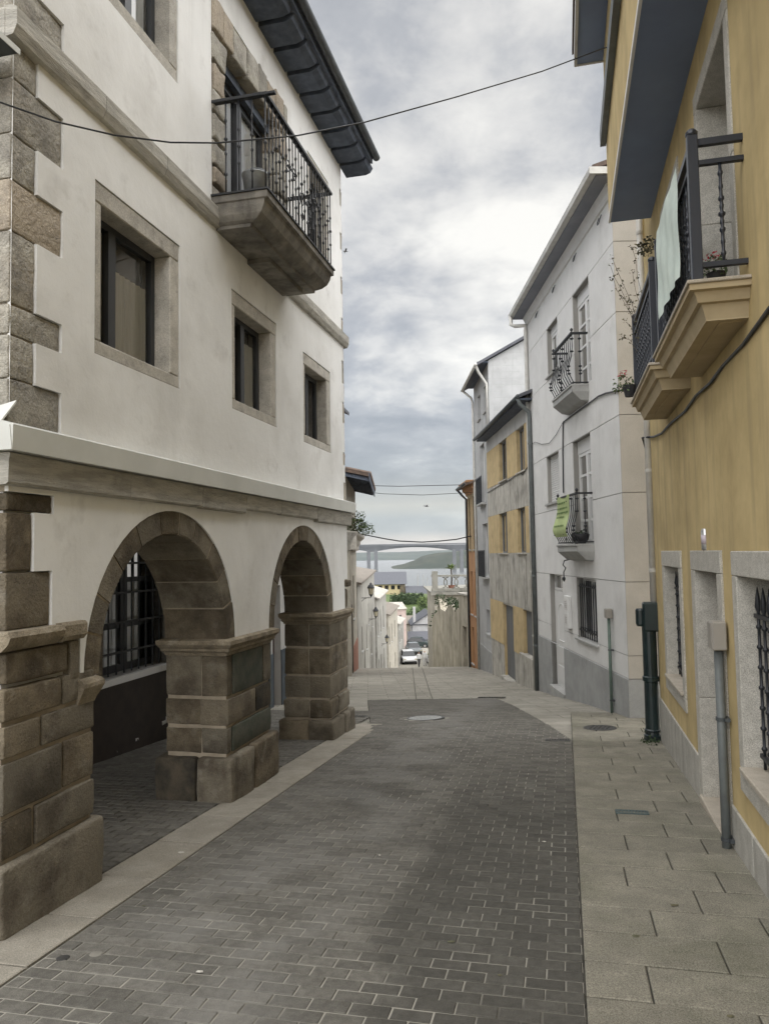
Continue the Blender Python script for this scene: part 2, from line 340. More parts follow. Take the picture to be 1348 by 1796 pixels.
class MB:
    def __init__(s, f=W0): s.f = f; s.v = []; s.fc = []
    def add(s, vs, fs):
        n = len(s.v); s.v += [s.f.p(*v) for v in vs]; s.fc += [tuple(n+i for i in q) for q in fs]; return s
    def box(s, a0, a1, w0, w1, z0, z1):
        return s.add([(a, w, z) for a in (a0, a1) for w in (w0, w1) for z in (z0, z1)],
                     [(0, 1, 3, 2), (4, 6, 7, 5), (0, 4, 5, 1), (2, 3, 7, 6), (0, 2, 6, 4), (1, 5, 7, 3)])
    def cbox(s, a0, a1, w0, w1, z0, z1, c=.012, j=0.):
        if a0 > a1: a0, a1 = a1, a0
        if w0 > w1: w0, w1 = w1, w0
        if z0 > z1: z0, z1 = z1, z0
        c = min(c, (a1-a0)*.3, (w1-w0)*.3, (z1-z0)*.3)
        vs = []; idx = {}
        for i, a in enumerate((a0, a1)):
            for k, w in enumerate((w0, w1)):
                for l, z in enumerate((z0, z1)):
                    ja, jw, jz = [random.uniform(-j, j) for _ in range(3)]
                    sa, sw, sz = (1, -1)[i], (1, -1)[k], (1, -1)[l]
                    A, Wd, Z = a+ja, w+jw, z+jz
                    idx[i, k, l] = len(vs)
                    vs += [(A, Wd+sw*c, Z+sz*c), (A+sa*c, Wd, Z+sz*c), (A+sa*c, Wd+sw*c, Z)]
        I = lambda i, k, l, ax: idx[i, k, l]+ax
        fs = []
        for i in (0, 1):
            fs.append((I(i, 0, 0, 0), I(i, 1, 0, 0), I(i, 1, 1, 0), I(i, 0, 1, 0)))
            fs.append((I(0, i, 0, 1), I(1, i, 0, 1), I(1, i, 1, 1), I(0, i, 1, 1)))
            fs.append((I(0, 0, i, 2), I(1, 0, i, 2), I(1, 1, i, 2), I(0, 1, i, 2)))
        for i in (0, 1):
            for k in (0, 1):
                fs.append((I(i, k, 0, 0), I(i, k, 1, 0), I(i, k, 1, 1), I(i, k, 0, 1)))
                fs.append((I(i, 0, k, 0), I(i, 1, k, 0), I(i, 1, k, 2), I(i, 0, k, 2)))
                fs.append((I(0, i, k, 1), I(1, i, k, 1), I(1, i, k, 2), I(0, i, k, 2)))
                for l in (0, 1): fs.append((I(i, k, l, 0), I(i, k, l, 1), I(i, k, l, 2)))
        return s.add(vs, fs)
    def quad(s, *p): return s.add(p, [tuple(range(len(p)))])
    def sweep_w(s, prof, a0, a1):       # profile of (w,z) points extruded along a, closed
        n = len(prof); vs = [(a0, w, z) for w, z in prof]+[(a1, w, z) for w, z in prof]
        return s.add(vs, [(i, (i+1) % n, n+(i+1) % n, n+i) for i in range(n)]+[tuple(range(n)), tuple(range(n, 2*n))])
    def prism(s, poly, axis, c0, c1):   # poly in the two other axes
        n = len(poly)
        def mk(p, c):
            if axis == 'a': return (c, p[0], p[1])
            if axis == 'w': return (p[0], c, p[1])
            return (p[0], p[1], c)
        vs = [mk(p, c0) for p in poly]+[mk(p, c1) for p in poly]
        return s.add(vs, [(i, (i+1) % n, n+(i+1) % n, n+i) for i in range(n)]+[tuple(range(n)), tuple(range(n, 2*n))])
    def tube(s, path, r, n=6, caps=True):
        P = [Vector(p) for p in path]; rs = r if isinstance(r, (list, tuple)) else [r]*len(P)
        up = None; vs = []; fs = []
        for i, p in enumerate(P):
            d = (P[min(i+1, len(P)-1)]-P[max(i-1, 0)])
            if d.length < 1e-9: d = Vector((0, 0, 1))
            d.normalize()
            if up is None: up = d.orthogonal().normalized()
            else:
                up = up-d*up.dot(d)
                up = up.normalized() if up.length > 1e-6 else d.orthogonal().normalized()
            b = d.cross(up)
            for k in range(n):
                t = 2*math.pi*k/n; vs.append(tuple(p+(up*math.cos(t)+b*math.sin(t))*rs[i]))
        for i in range(len(P)-1):
            for k in range(n): fs.append((i*n+k, i*n+(k+1) % n, (i+1)*n+(k+1) % n, (i+1)*n+k))
        if caps: fs += [tuple(range(n)), tuple(range((len(P)-1)*n, len(P)*n))]
        return s.add(vs, fs)
    def lathe(s, a, w, prof, n=8):
        vs = []; fs = []
        for r, z in prof:
            for k in range(n):
                t = 2*math.pi*k/n; vs.append((a+r*math.cos(t), w+r*math.sin(t), z))
        for i in range(len(prof)-1):
            for k in range(n): fs.append((i*n+k, i*n+(k+1) % n, (i+1)*n+(k+1) % n, (i+1)*n+k))
        fs += [tuple(range(n)), tuple(range((len(prof)-1)*n, len(prof)*n))]
        return s.add(vs, fs)
    def mesh(s, name, mat, smooth=False, recalc=True):
        me = bpy.data.meshes.new(name); me.from_pydata(s.v, [], s.fc); me.validate()
        if recalc:
            bm = bmesh.new(); bm.from_mesh(me); bmesh.ops.recalc_face_normals(bm, faces=bm.faces); bm.to_mesh(me); bm.free()
        me.materials.append(MATS[mat])
        if smooth: me.polygons.foreach_set('use_smooth', [True]*len(me.polygons))
        return me
    def build(s, name, mat, parent=None, smooth=False, recalc=True, kind=None, label=None):
        o = bpy.data.objects.new(name, s.mesh(name, mat, smooth, recalc)); COL.objects.link(o)
        o.parent = parent if parent is not None else s.f.root
        if kind: o['kind'] = kind
        if label: o['label'] = label
        return o
def inst(name, me, parent, loc, rot=(0, 0, 0), scale=None):
    o = bpy.data.objects.new(name, me); COL.objects.link(o); o.parent = parent; o.location = loc; o.rotation_euler = rot
    if scale: o.scale = scale
    return o
def wallgrid(m, a0, a1, z0, z1, holes, w=0., rim=.02, outer=True):
    """wall skin with rectangular holes; rim = depth of the returns"""
    A = sorted({round(x, 4) for x in [a0, a1]+[h[0] for h in holes]+[h[1] for h in holes] if a0-1e-6 <= x <= a1+1e-6})
    Z = sorted({round(x, 4) for x in [z0, z1]+[h[2] for h in holes]+[h[3] for h in holes] if z0-1e-6 <= x <= z1+1e-6})
    def solid(i, k):
        if i < 0 or k < 0 or i >= len(A)-1 or k >= len(Z)-1: return None
        ca, cz = (A[i]+A[i+1])/2, (Z[k]+Z[k+1])/2
        return not any(h[0] < ca < h[1] and h[2] < cz < h[3] for h in holes)
    for i in range(len(A)-1):
        for k in range(len(Z)-1):
            if not solid(i, k): continue
            x0, x1, y0, y1 = A[i], A[i+1], Z[k], Z[k+1]
            m.quad((x0, w, y0), (x1, w, y0), (x1, w, y1), (x0, w, y1))
            for (di, dk, e) in ((-1, 0, ((x0, y0), (x0, y1))), (1, 0, ((x1, y0), (x1, y1))), (0, -1, ((x0, y0), (x1, y0))), (0, 1, ((x0, y1), (x1, y1)))):
                q = solid(i+di, k+dk)
                if q is False or (q is None and outer):
                    (p0, q0), (p1, q1) = e
                    m.quad((p0, w, q0), (p1, w, q1), (p1, w+rim, q1), (p0, w+rim, q0))
    return m
def window(f, a0, a1, z0, z1, w, fmat='frame_dark', cols=2, rows=1, fw=.045, curtain=0, glass='glass', parent=None, backing=True, split=None, name='window'):
    m = MB(f)
    m.box(a0, a0+fw, w, w+.05, z0, z1); m.box(a1-fw, a1, w, w+.05, z0, z1)
    m.box(a0+fw, a1-fw, w+.001, w+.049, z1-fw, z1); m.box(a0+fw, a1-fw, w+.001, w+.049, z0, z0+fw)
    ca = [a0+(a1-a0)*i/cols for i in range(cols+1)]; cz = [z0+(z1-z0)*i/rows for i in range(rows+1)]
    if split: ca = [a0, a0+(a1-a0)*split, a1]
    mw = fw*.8 if cols <= 2 else fw*.4
    for x in ca[1:-1]: m.box(x-mw, x+mw, w-.012, w+.048, z0+fw, z1-fw)
    rw = fw*.35
    for z in cz[1:-1]:
        for x0, x1 in zip(ca[:-1], ca[1:]): m.box(x0+(fw if x0 == a0 else mw), x1-(fw if x1 == a1 else mw), w+.006, w+.044, z-rw, z+rw)
    o = m.build(name, fmat, parent)
    for x0, x1 in zip(ca[:-1], ca[1:]):
        for y0, y1 in zip(cz[:-1], cz[1:]):
            l0 = x0+(fw if x0 == a0 else mw); l1 = x1-(fw if x1 == a1 else mw)
            b0, b1 = y0+(fw if y0 == z0 else rw), y1-(fw if y1 == z1 else rw); g = MB(f); g.quad((l0, w+.022, b0), (l1, w+.022, b0), (l1, w+.022, b1), (l0, w+.022, b1)); g.build('pane', glass, o)
    if curtain:
        for (x0, x1, y0, y1) in (curtain if isinstance(curtain, list) else [(0, 1, 0, 1)]):
            c = MB(f); n = 24; L = (a1-a0)*(x1-x0)
            pts = [(a0+(a1-a0)*x0+L*i/n, w+.045+.008*math.sin(i*1.9)) for i in range(n+1)]
            for (pa, pw), (qa, qw) in zip(pts[:-1], pts[1:]):
                c.quad((pa, pw, z0+(z1-z0)*y0), (qa, qw, z0+(z1-z0)*y0), (qa, qw, z0+(z1-z0)*y1), (pa, pw, z0+(z1-z0)*y1))
            c.build('curtain', 'curtain', o)
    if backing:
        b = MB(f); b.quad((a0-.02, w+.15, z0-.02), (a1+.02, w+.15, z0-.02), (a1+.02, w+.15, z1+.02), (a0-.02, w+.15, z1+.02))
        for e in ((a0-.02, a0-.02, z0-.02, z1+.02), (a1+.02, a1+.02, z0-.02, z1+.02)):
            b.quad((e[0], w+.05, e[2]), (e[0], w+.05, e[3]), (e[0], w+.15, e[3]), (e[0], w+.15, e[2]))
        b.build('dark_backing', 'unlit_room', o)  # dark sheet close behind the pane, stands in for an unlit room
    return o
def foliage(f, name, blobs, n, size, mat, parent=None, seed=1, flat=.6, kind=None):
    """many leaf faces spread through ellipsoids (centre, radii)"""
    rg = random.Random(seed); m = MB(f); tot = sum(b[1][0]*b[1][1]*b[1][2] for b in blobs)
    for (c, r) in blobs:
        for _ in range(max(6, int(n*r[0]*r[1]*r[2]/tot))):
            while True:
                q = Vector((rg.uniform(-1, 1), rg.uniform(-1, 1), rg.uniform(-1, 1)))
                if q.length < 1: break
            if rg.random() < .6 and q.length > 0: q = q.normalized()*(.65+.42*rg.random())
            p = Vector((c[0]+q.x*r[0], c[1]+q.y*r[1], c[2]+q.z*r[2]))
            d = Vector((rg.gauss(0, 1), rg.gauss(0, 1), rg.gauss(0, flat))).normalized(); e = d.orthogonal().normalized()
            e = (Matrix.Rotation(rg.uniform(0, 6.28), 3, d) @ e); sz = size*rg.uniform(.6, 1.3)
            m.add([tuple(p), tuple(p+d*sz*.5+e*sz*.28), tuple(p+d*sz), tuple(p+d*sz*.5-e*sz*.28)], [(0, 1, 2, 3)])
    return m.build(name, mat, parent, recalc=False, kind=kind)
def rblock(f, parent, a0, a1, w0, w1, z0, z1, mat='stone', r=.03, amp=.006, name='stone_block', fq=7., g=.011):
    """worn dressed stone: rounded block with an uneven surface"""
    from mathutils import noise as mnz
    a0 += g; a1 -= g; z0 += g; z1 -= g; r = min(r, (a1-a0)*.3, (z1-z0)*.3, (w1-w0)*.3)
    lo = Vector((a0, w0, z0)); hi = Vector((a1, w1, z1)); m = MB(f); sd_ = random.uniform(0, 90)
    def lines(L): return [0, r*.35, r, L/2 if L < .35 else L*.36]+([L*.66] if L >= .35 else [])+[L-r, L-r*.35, L]
    ls = [lines(hi[i]-lo[i]) for i in range(3)]; vid = {}; vs = []; fs = []
    def vert(i, k, l):
        key = (i, k, l)
        if key in vid: return vid[key]
        p = lo+Vector((ls[0][i], ls[1][k], ls[2][l])); q = Vector([min(max(p[c], lo[c]+r), hi[c]-r) for c in range(3)]); d = p-q
        if d.length > 1e-7: d.normalize()
        p = q+d*r; nn_ = mnz.noise(p*fq+Vector((sd_, 0, 0)))+.5*mnz.noise(p*fq*2.7+Vector((0, sd_, 0)))
        p = p+d*(nn_*amp-.3*amp); vid[key] = len(vs); vs.append(tuple(p)); return vid[key]
    n = [len(x)-1 for x in ls]
    for ax in range(3):
        u, v = [(1, 2), (0, 2), (0, 1)][ax]
        for e in (0, n[ax]):
            for i in range(n[u]):
                for k in range(n[v]):
                    c = []
                    for (di, dk) in ((0, 0), (1, 0), (1, 1), (0, 1)):
                        t = [0, 0, 0]; t[ax] = e; t[u] = i+di; t[v] = k+dk; c.append(vert(*t))
                    fs.append(tuple(c))
    m.add(vs, fs); return m.build(name, mat, parent, smooth=True)
def roof_slab(m, a0, a1, w0, w1, z0, z1, th=.08):
    m.add([(a0, w0, z0), (a1, w0, z0), (a1, w1, z1), (a0, w1, z1), (a0, w0, z0+th), (a1, w0, z0+th), (a1, w1, z1+th), (a0, w1, z1+th)],
          [(0, 1, 2, 3), (4, 5, 6, 7), (0, 1, 5, 4), (1, 2, 6, 5), (2, 3, 7, 6), (3, 0, 4, 7)])

def gable_courses():
    m = MATS['bluewhite']; t = m.node_tree; b = t.nodes['Principled BSDF']; L = t.links.new
    g = t.nodes.new('ShaderNodeNewGeometry'); sp = t.nodes.new('ShaderNodeSeparateXYZ'); L(g.outputs['Position'], sp.inputs[0]); cb = t.nodes.new('ShaderNodeCombineXYZ'); L(sp.outputs[0], cb.inputs[0]); L(sp.outputs[2], cb.inputs[1])
    br = t.nodes.new('ShaderNodeTexBrick'); br.inputs['Scale'].default_value = 1.; br.inputs['Brick Width'].default_value = .42; br.inputs['Row Height'].default_value = .21; br.inputs['Mortar Size'].default_value = .012
    br.inputs['Color1'].default_value = (1, 1, 1, 1); br.inputs['Color2'].default_value = (.8, .8, .8, 1); br.inputs['Mortar'].default_value = (.2, .2, .2, 1); L(cb.outputs[0], br.inputs['Vector'])
    bp = t.nodes.new('ShaderNodeBump'); bp.inputs['Strength'].default_value = .5; bp.inputs['Distance'].default_value = .02; L(br.outputs[0], bp.inputs['Height']); L(b.inputs['Normal'].links[0].from_socket, bp.inputs['Normal']); L(bp.outputs[0], b.inputs['Normal'])
gable_courses()
# ================================================================== SETTING: ground, paving
def sheet(name, poly_fn, ys, mat, dz, parent=None, kind='structure'):
    """a strip between x0(y) and x1(y) that follows the street's fall"""
    m = MB(); vs = []; fs = []
    for i, y in enumerate(ys):
        x0, x1 = poly_fn(y); vs += [(x0, y, zg(y)+dz), (x1, y, zg(y)+dz)]
        if i: k = 2*i; fs.append((k-2, k-1, k+1, k))
    m.add(vs, fs); return m.build(name, mat, parent, recalc=False, kind=kind)
def frange(a, b, s):
    r = []
    while a < b-1e-6: r.append(a); a += s
    return r+[b]
# terrain to the shore and on under the water to the horizon
m = MB(); gy = [-400, -120, -30]+frange(-10, 35, 5)+[45, 62, 72, 80, 95, 130, 150, 170, 235, 250, 400, 9000]
def terr(y):
    if y <= 130: return zg(y)-.12
    return float(np.interp(y, [130, 150, 170, 235, 250, 400], [-12.7, -14.5, -16, -22, -29, -34]))
gx = [-4000, -300, -60, -8, 0, 8, 60, 300, 4000]
m.add([(x, y, terr(y)) for y in gy for x in gx],
      [(i*9+k, i*9+k+1, i*9+k+10, i*9+k+9) for i in range(len(gy)-1) for k in range(8)])
m.build('ground', 'soil', kind='structure', recalc=False)
# street surface of granite slabs beyond the brick field and down the hill
def stx(y):
    if y < 16: return (-7.0, 6.5)
    if y < 24: return (-2.6, 3.9)
    xs = np.interp(y, [24, 45, 60, 80, 95, 130], [-1.4, -1.3, -.6, .9, 2.0, 3.4]); xe = np.interp(y, [24, 30, 40, 60, 80, 95, 130], [3.9, 3.6, 3.3, 4.0, 5.2, 6.4, 9.0])
    return float(xs), float(xe)
street = sheet('street', stx, frange(-6, 34, 1.)+[38, 45, 52, 62, 72, 80, 88, 95, 110, 130], 'street_slab', -.026)
# two slot drains down the middle of the slabs
for (p, q) in (((.57, 14.95), (1.02, 30.5)), ((.90, 14.95), (1.40, 30.5))):
    m = MB(); ys = frange(p[1], q[1], .8); vs = []; fs = []
    for i, y in enumerate(ys):
        x = p[0]+(q[0]-p[0])*(y-p[1])/(q[1]-p[1]); vs += [(x-.011, y, zg(y)-.022), (x+.011, y, zg(y)-.022)]
        if i: fs.append((2*i-2, 2*i-1, 2*i+1, 2*i))
    m.add(vs, fs); m.build('slot_drain', 'slab_bed', street, recalc=False)
# ---- brick field
def left_edge(y):     # world x of the brick field's left edge
    x = (-2.60-N.y*y)/N.x
    if y > 10.5: return -.24+(y-10.5)*(-.16/4.6)
    return min(x, 9) if y < 10.2 else -.24-(10.5-y)*.2
def right_edge(y):
    x = (.03 - N.y*y)/N.x
    return x if y < 9.35 else 2.27-(y-9.35)*.022
m = MB(); ys = frange(-6, 15, .5); vs = []; fs = []
for i, y in enumerate(ys):
    vs += [(left_edge(y), y, zg(y)-.004), (right_edge(y), y, zg(y)-.004)]
    if i: fs.append((2*i-2, 2*i-1, 2*i+1, 2*i))
m.add(vs, fs); road = m.build('road', 'brick_bed', recalc=False, kind='structure')
BL, BW, GAP = .182, .0945, .0065
ang = math.atan2(U.y, U.x)-math.pi/2
def brick_top(m, cx, cy, L, Wd, c=.004, dep=.02):
    """one paver: worn top, chamfer, sides; follows the local fall"""
    n = []
    for (lx, ly) in ((-L/2, -Wd/2), (L/2, -Wd/2), (L/2, Wd/2), (-L/2, Wd/2)):
        n.append((lx, ly))
    jz = random.uniform(-.0015, .0015); tx, ty = random.uniform(-.008, .008), random.uniform(-.012, .012)
    def P(lx, ly, dz):
        x = cx+lx*N.x+ly*U.x; y = cy+lx*N.y+ly*U.y; return (x, y, zg(y)+dz+jz+tx*lx+ty*ly)
    top = [P(lx*(1-2*c/L), ly*(1-2*c/Wd), 0) for lx, ly in n]; mid = [P(lx, ly, -.004) for lx, ly in n]; bot = [P(lx, ly, -dep) for lx, ly in n]
    m.add(top+mid+bot, [(0, 1, 2, 3)]+[(i, (i+1) % 4, 4+(i+1) % 4, 4+i) for i in range(4)]+[(4+i, 4+(i+1) % 4, 8+(i+1) % 4, 8+i) for i in range(4)])
holes_round = [(.57, 11.53, .30)]
bricks = []
row = 0; s = -2.0
while s < 16.2:
    off = (row % 2)*BL/2+random.uniform(-.006, .006)
    t = -4.6+off
    while t < .6:
        x, y = st(s, t); l, r = left_edge(y), right_edge(y)
        # clip the paver to the field along t
        tl, tr = t-BL/2, t+BL/2
        xl, _ = st(s, tl); xr, _ = st(s, tr)
        if y < 15 and xr > l+.03 and xl < r-.03:
            if xl < l: tl = tl+(l-xl)/N.x
            if xr > r: tr = tr-(xr-r)/N.x
            tc, L = (tl+tr)/2, tr-tl-GAP
            if L > .025:
                x, y = st(s, tc)
                if not any((x-hx)**2+(y-hy)**2 < (hr+.06)**2 for hx, hy, hr in holes_round):
                    bricks.append((x, y, L))
        t += BL
    s += BW; row += 1
def inview(x, y): return y > 2.55 and abs(x+.02) < y*.545
vis = sorted([b for b in bricks if inview(b[0], b[1])], key=lambda b: b[1])
ind = set(vis[:300]); cache = {}
for (x, y, L) in vis[:300]:
    k = round(L/.01)
    if (k, 0) not in cache:
        for v in range(3):
            m = MB(); Lk = L; c = .004
            n = [(-L/2, -(BW-GAP)/2), (L/2, -(BW-GAP)/2), (L/2, (BW-GAP)/2), (-L/2, (BW-GAP)/2)]
            top = [(a*(1-2*c/L), b*(1-2*c/(BW-GAP)), random.uniform(-.0012, .0012)) for a, b in n]; mid = [(a, b, -.004) for a, b in n]; bot = [(a, b, -.02) for a, b in n]
            m.add(top+mid+bot, [(0, 1, 2, 3)]+[(i, (i+1) % 4, 4+(i+1) % 4, 4+i) for i in range(4)]+[(4+i, 4+(i+1) % 4, 8+(i+1) % 4, 8+i) for i in range(4)])
            cache[k, v] = m.mesh('brick', 'brick_pave', recalc=False)
    o = inst('brick', cache[k, random.randrange(3)], road, (x, y, zg(y)+random.uniform(-.0015, .0015)))
    o.rotation_euler = (Matrix.Rotation(math.atan(slope(y)), 3, 'X') @ Matrix.Rotation(ang+random.uniform(-.008, .008), 3, 'Z')).to_euler()
m = MB()
for b in bricks:
    if b not in ind and b[1] > -3: brick_top(m, b[0], b[1], b[2], BW-GAP)
m.build('far_bricks', 'brick_pave_far', road, recalc=False, kind='stuff')
# ---- right pavement of granite slabs
def slab_obj(parent, mat, s0, s1, t0, t1, name='slab', dz=0., g=.0045):
    m = MB(); q = [(s0+g, t0+g), (s0+g, t1-g), (s1-g, t1-g), (s1-g, t0+g)]; c = .006
    def pt(s_, t_, d): x, y = st(s_, t_); return (x, y, zg(y)+dz+d)
    qi = [(s0+g+c, t0+g+c), (s0+g+c, t1-g-c), (s1-g-c, t1-g-c), (s1-g-c, t0+g+c)]
    j = random.uniform(-.002, .002)
    m.add([pt(*p, j) for p in qi]+[pt(*p, -.004+j) for p in q]+[pt(*p, -.03) for p in q],
          [(0, 1, 2, 3)]+[(i, (i+1) % 4, 4+(i+1) % 4, 4+i) for i in range(4)]+[(4+i, 4+(i+1) % 4, 8+(i+1) % 4, 8+i) for i in range(4)])
    return m.build(name, mat, parent, recalc=False)
def strip(name, mat, s0, s1, t0, t1, dz, step=.5):
    m = MB(); ss = frange(s0, s1, step); vs = []; fs = []
    for i, s_ in enumerate(ss):
        for t_ in (t0, t1): x, y = st(s_, t_); vs.append((x, y, zg(y)+dz))
        if i: fs.append((2*i-2, 2*i-1, 2*i+1, 2*i))
    m.add(vs, fs); return m.build(name, mat, recalc=False, kind='structure')
pav = strip('pavement', 'slab_bed', -2, 12.3, .034, 1.18, -.020)
s = .1; i = 0; rg = random.Random(11)
while s < 12.2:
    j1 = (.40, .72, .36, .66)[i % 4]+rg.uniform(-.04, .04); cuts = [.036]
    if j1 < .5: cuts += [j1, j1+.55+rg.uniform(-.05, .05)] if s < 12 else [j1]
    else: cuts += [j1]
    cuts.append(1.17)
    for a, b in zip(cuts[:-1], cuts[1:]):
        if b-a > .06: slab_obj(pav, 'slab', s, s+.34, a, b)
    s += .34; i += 1
# ---- pale kerb strip along the arcade and the arcade floor
ks = strip('kerb_strip', 'slab_bed', -1, 10.6, -3.02, -2.605, -.010)
s = -.6
while s < 10.5:
    L = rg.uniform(.55, .72); slab_obj(ks, 'strip_slab', s, min(s+L, 10.6), -3.02, -2.612, dz=.002); s += L
arc = strip('arcade_floor', 'brick_bed', 2.5, 12.4, -5.5, -3.02, -.018)
m = MB(); s = 3.0; row = 0
while s < 12.2:
    t = -5.4+(row % 2)*BL/2
    while t-BL/2 < -3.06:
        tr = min(t+BL/2, -3.024); tc = (t-BL/2+tr)/2; x, y = st(s, tc); brick_top(m, x, y, tr-t+BL/2-GAP, BW-GAP); t += BL
    s += BW; row += 1
m.build('floor_bricks', 'brick_pave_far', arc, recalc=False, kind='stuff')
# ---- covers and gratings set in the paving
def disc(name, label, cat, x, y, r, mat, mat2):
    f = thing(name, label, cat, (x, y, zg(y)-.02)); f.root.rotation_euler = (math.atan(slope(y)), 0, .3)
    m = MB(f); m.lathe(0, 0, [(r, 0), (r, .024), (r*.86, .026), (r*.86, .02)], 28); m.build('rim', mat, smooth=False)
    m = MB(f); m.lathe(0, 0, [(r*.84, .004), (r*.84, .025)], 28); lid = m.build('lid', mat2)
    m = MB(f)
    for i in range(-4, 5):
        for k in range(-4, 5):
            if i*i+k*k < 17 and (i+k) % 2 == 0: m.box(i*r*.17-.012, i*r*.17+.012, k*r*.17-.012, k*r*.17+.012, .025, .029)
    m.build('stud', mat2, lid)
disc('manhole_cover', 'round pale steel manhole cover set in the dark brick road', 'manhole cover', .57, 11.53, .30, 'castiron', 'steel')
disc('manhole_cover', 'round dark iron manhole cover in the pavement slabs beside the green pipe', 'manhole cover', 2.86, 10.19, .22, 'castiron', 'castiron')
def grate(name, label, x, y, L, Wd, mat, n):
    f = thing(name, label, 'grate', (x, y, zg(y)-.008)); f.root.rotation_euler = (Matrix.Rotation(math.atan(slope(y)), 3, 'X') @ Matrix.Rotation(ang, 3, 'Z')).to_euler()
    m = MB(f); t = .018
    m.box(-L/2, L/2, -Wd/2, -Wd/2+t, 0, .014); m.box(-L/2, L/2, Wd/2-t, Wd/2, 0, .014); m.box(-L/2, -L/2+t, -Wd/2+t, Wd/2-t, 0, .013); m.box(L/2-t, L/2, -Wd/2+t, Wd/2-t, 0, .013)
    m.build('frame', mat)
    m = MB(f); m.box(-L/2+t, L/2-t, -Wd/2+t, Wd/2-t, 0, .006); m.build('bottom', 'slab_bed')
    for i in range(n):
        a = -L/2+t+(L-2*t)*(i+.5)/n; m = MB(f); m.box(a-.007, a+.007, -Wd/2+t, Wd/2-t, .006, .0125); m.build('bar', mat)
grate('drain_grate', 'dark slotted drain grate at the edge of the brick road', 2.10, 9.36, .30, .13, 'castiron', 8)
grate('meter_cover', 'small blue green ribbed meter cover in the pavement slabs', 1.98, 6.20, .26, .11, 'green_steel', 9)
grate('drain_grate', 'dark drain grate in the granite slabs by the ochre patched house', 2.10, 15.15, .55, .16, 'castiron', 10)
grate('drain_grate', 'dark drain grate in the slabs beside the farthest arcade pier', -.55, 11.9, .42, .16, 'castiron', 8)
grate('drain_grate', 'dark drain grate in the arcade floor behind the nearest pier', st(5.6, -4.1)[0], st(5.6, -4.1)[1], .3, .12, 'castiron', 7)
# ================================================================== ARCADED WHITE HOUSE (left)
ZL = -.7
LH = Frame('arcaded_house', 'white plastered house with stone arches over an arcade and an iron balcony', 'house', N*-2.98, U, True, ZL)
f = LH
A0, A1, DEP = 3.5, 10.12, .62
ARCH = [(5.3, .94, 1.125), (8.34, .93, 1.115)]; ZS = 1.0
def stone(f, parent, a0, a1, w0, w1, z0, z1, mat='stone', c=.014, j=.006, name='stone_block', g=.006):
    m = MB(f); m.cbox(a0+g, a1-g, w0, w1, z0+g, z1-g, c, j); return m.build(name, mat, parent)
# --- plaster skin
Q_UP = [(4.53, 4.74, 0), (4.2, 4.53, 1), (3.93, 4.2, 0), (3.63, 3.93, 1), (3.21, 3.63, 0), (3.03, 3.21, 1), (2.78, 3.03, 0), (2.5, 2.78, 1)]
Q_TOP = [(4.91, 5.15, 1), (5.15, 5.5, 0), (5.5, 5.75, 1), (5.75, 6.15, 0), (6.15, 6.4, 1), (6.4, 6.8, 0), (6.8, 7.05, 1), (7.05, 7.4, 0)]
Q_LOW = [(2.03, 2.14, .38), (1.69, 2.03, .21), (1.36, 1.69, .37)]
qw = lambda k: .21 if k == 0 else .44
W1 = [(4.27, 5.40, 3.12, 4.31), (6.38, 7.50, 3.15, 4.30), (8.36, 9.43, 3.12, 4.22)]
W2 = [(4.36, 5.38, 5.67, 6.95), (8.60, 9.46, 5.60, 6.86)]
DOOR = (5.98, 7.86, 4.91, 6.95)
far_q = [(z0, z1, .13 if k else .05) for z0, z1, k in Q_UP+Q_TOP]
holes = W1+W2+[DOOR]+[(A0, A0+qw(k), z0, z1) for z0, z1, k in Q_UP+Q_TOP]+[(A0, A0+q, z0, z1) for z0, z1, q in Q_LOW]
holes += [(A1-q, A1, z0, z1) for z0, z1, q in far_q]
m = MB(f); wallgrid(m, A0, A1, 2.14, 7.45, holes, 0., .025)
# band with the arches
lo = [h for h in holes if h[3] <= 2.1401]
zt = 2.14
xs = [(A0, ARCH[0][0]-ARCH[0][2]), (ARCH[0][0]+ARCH[0][2], ARCH[1][0]-ARCH[1][2]), (ARCH[1][0]+ARCH[1][2], A1)]
wallgrid(m, xs[0][0], xs[0][1], ZS, zt, [(A0, A0+q, z0, z1) for z0, z1, q in Q_LOW]+[(A0, 4.14, ZS, 1.36)], 0., .025)
wallgrid(m, xs[1][0], xs[1][1], ZS, zt, [], 0., .025)
wallgrid(m, xs[2][0], xs[2][1], ZS, zt, [(9.98, A1, ZS, 1.42)], 0., .025)
for (c, ri, ro) in ARCH:
    n = 28
    for i in range(n):
        t0, t1 = math.pi*i/n, math.pi*(i+1)/n
        p, q = (c+ro*math.cos(t0), ZS+ro*math.sin(t0)), (c+ro*math.cos(t1), ZS+ro*math.sin(t1))
        m.quad((p[0], 0, p[1]), (q[0], 0, q[1]), (q[0], 0, zt), (p[0], 0, zt))
        m.quad((p[0], 0, p[1]), (q[0], 0, q[1]), (q[0], .03, q[1]), (p[0], .03, p[1]))
m.build('plaster', 'plaster')
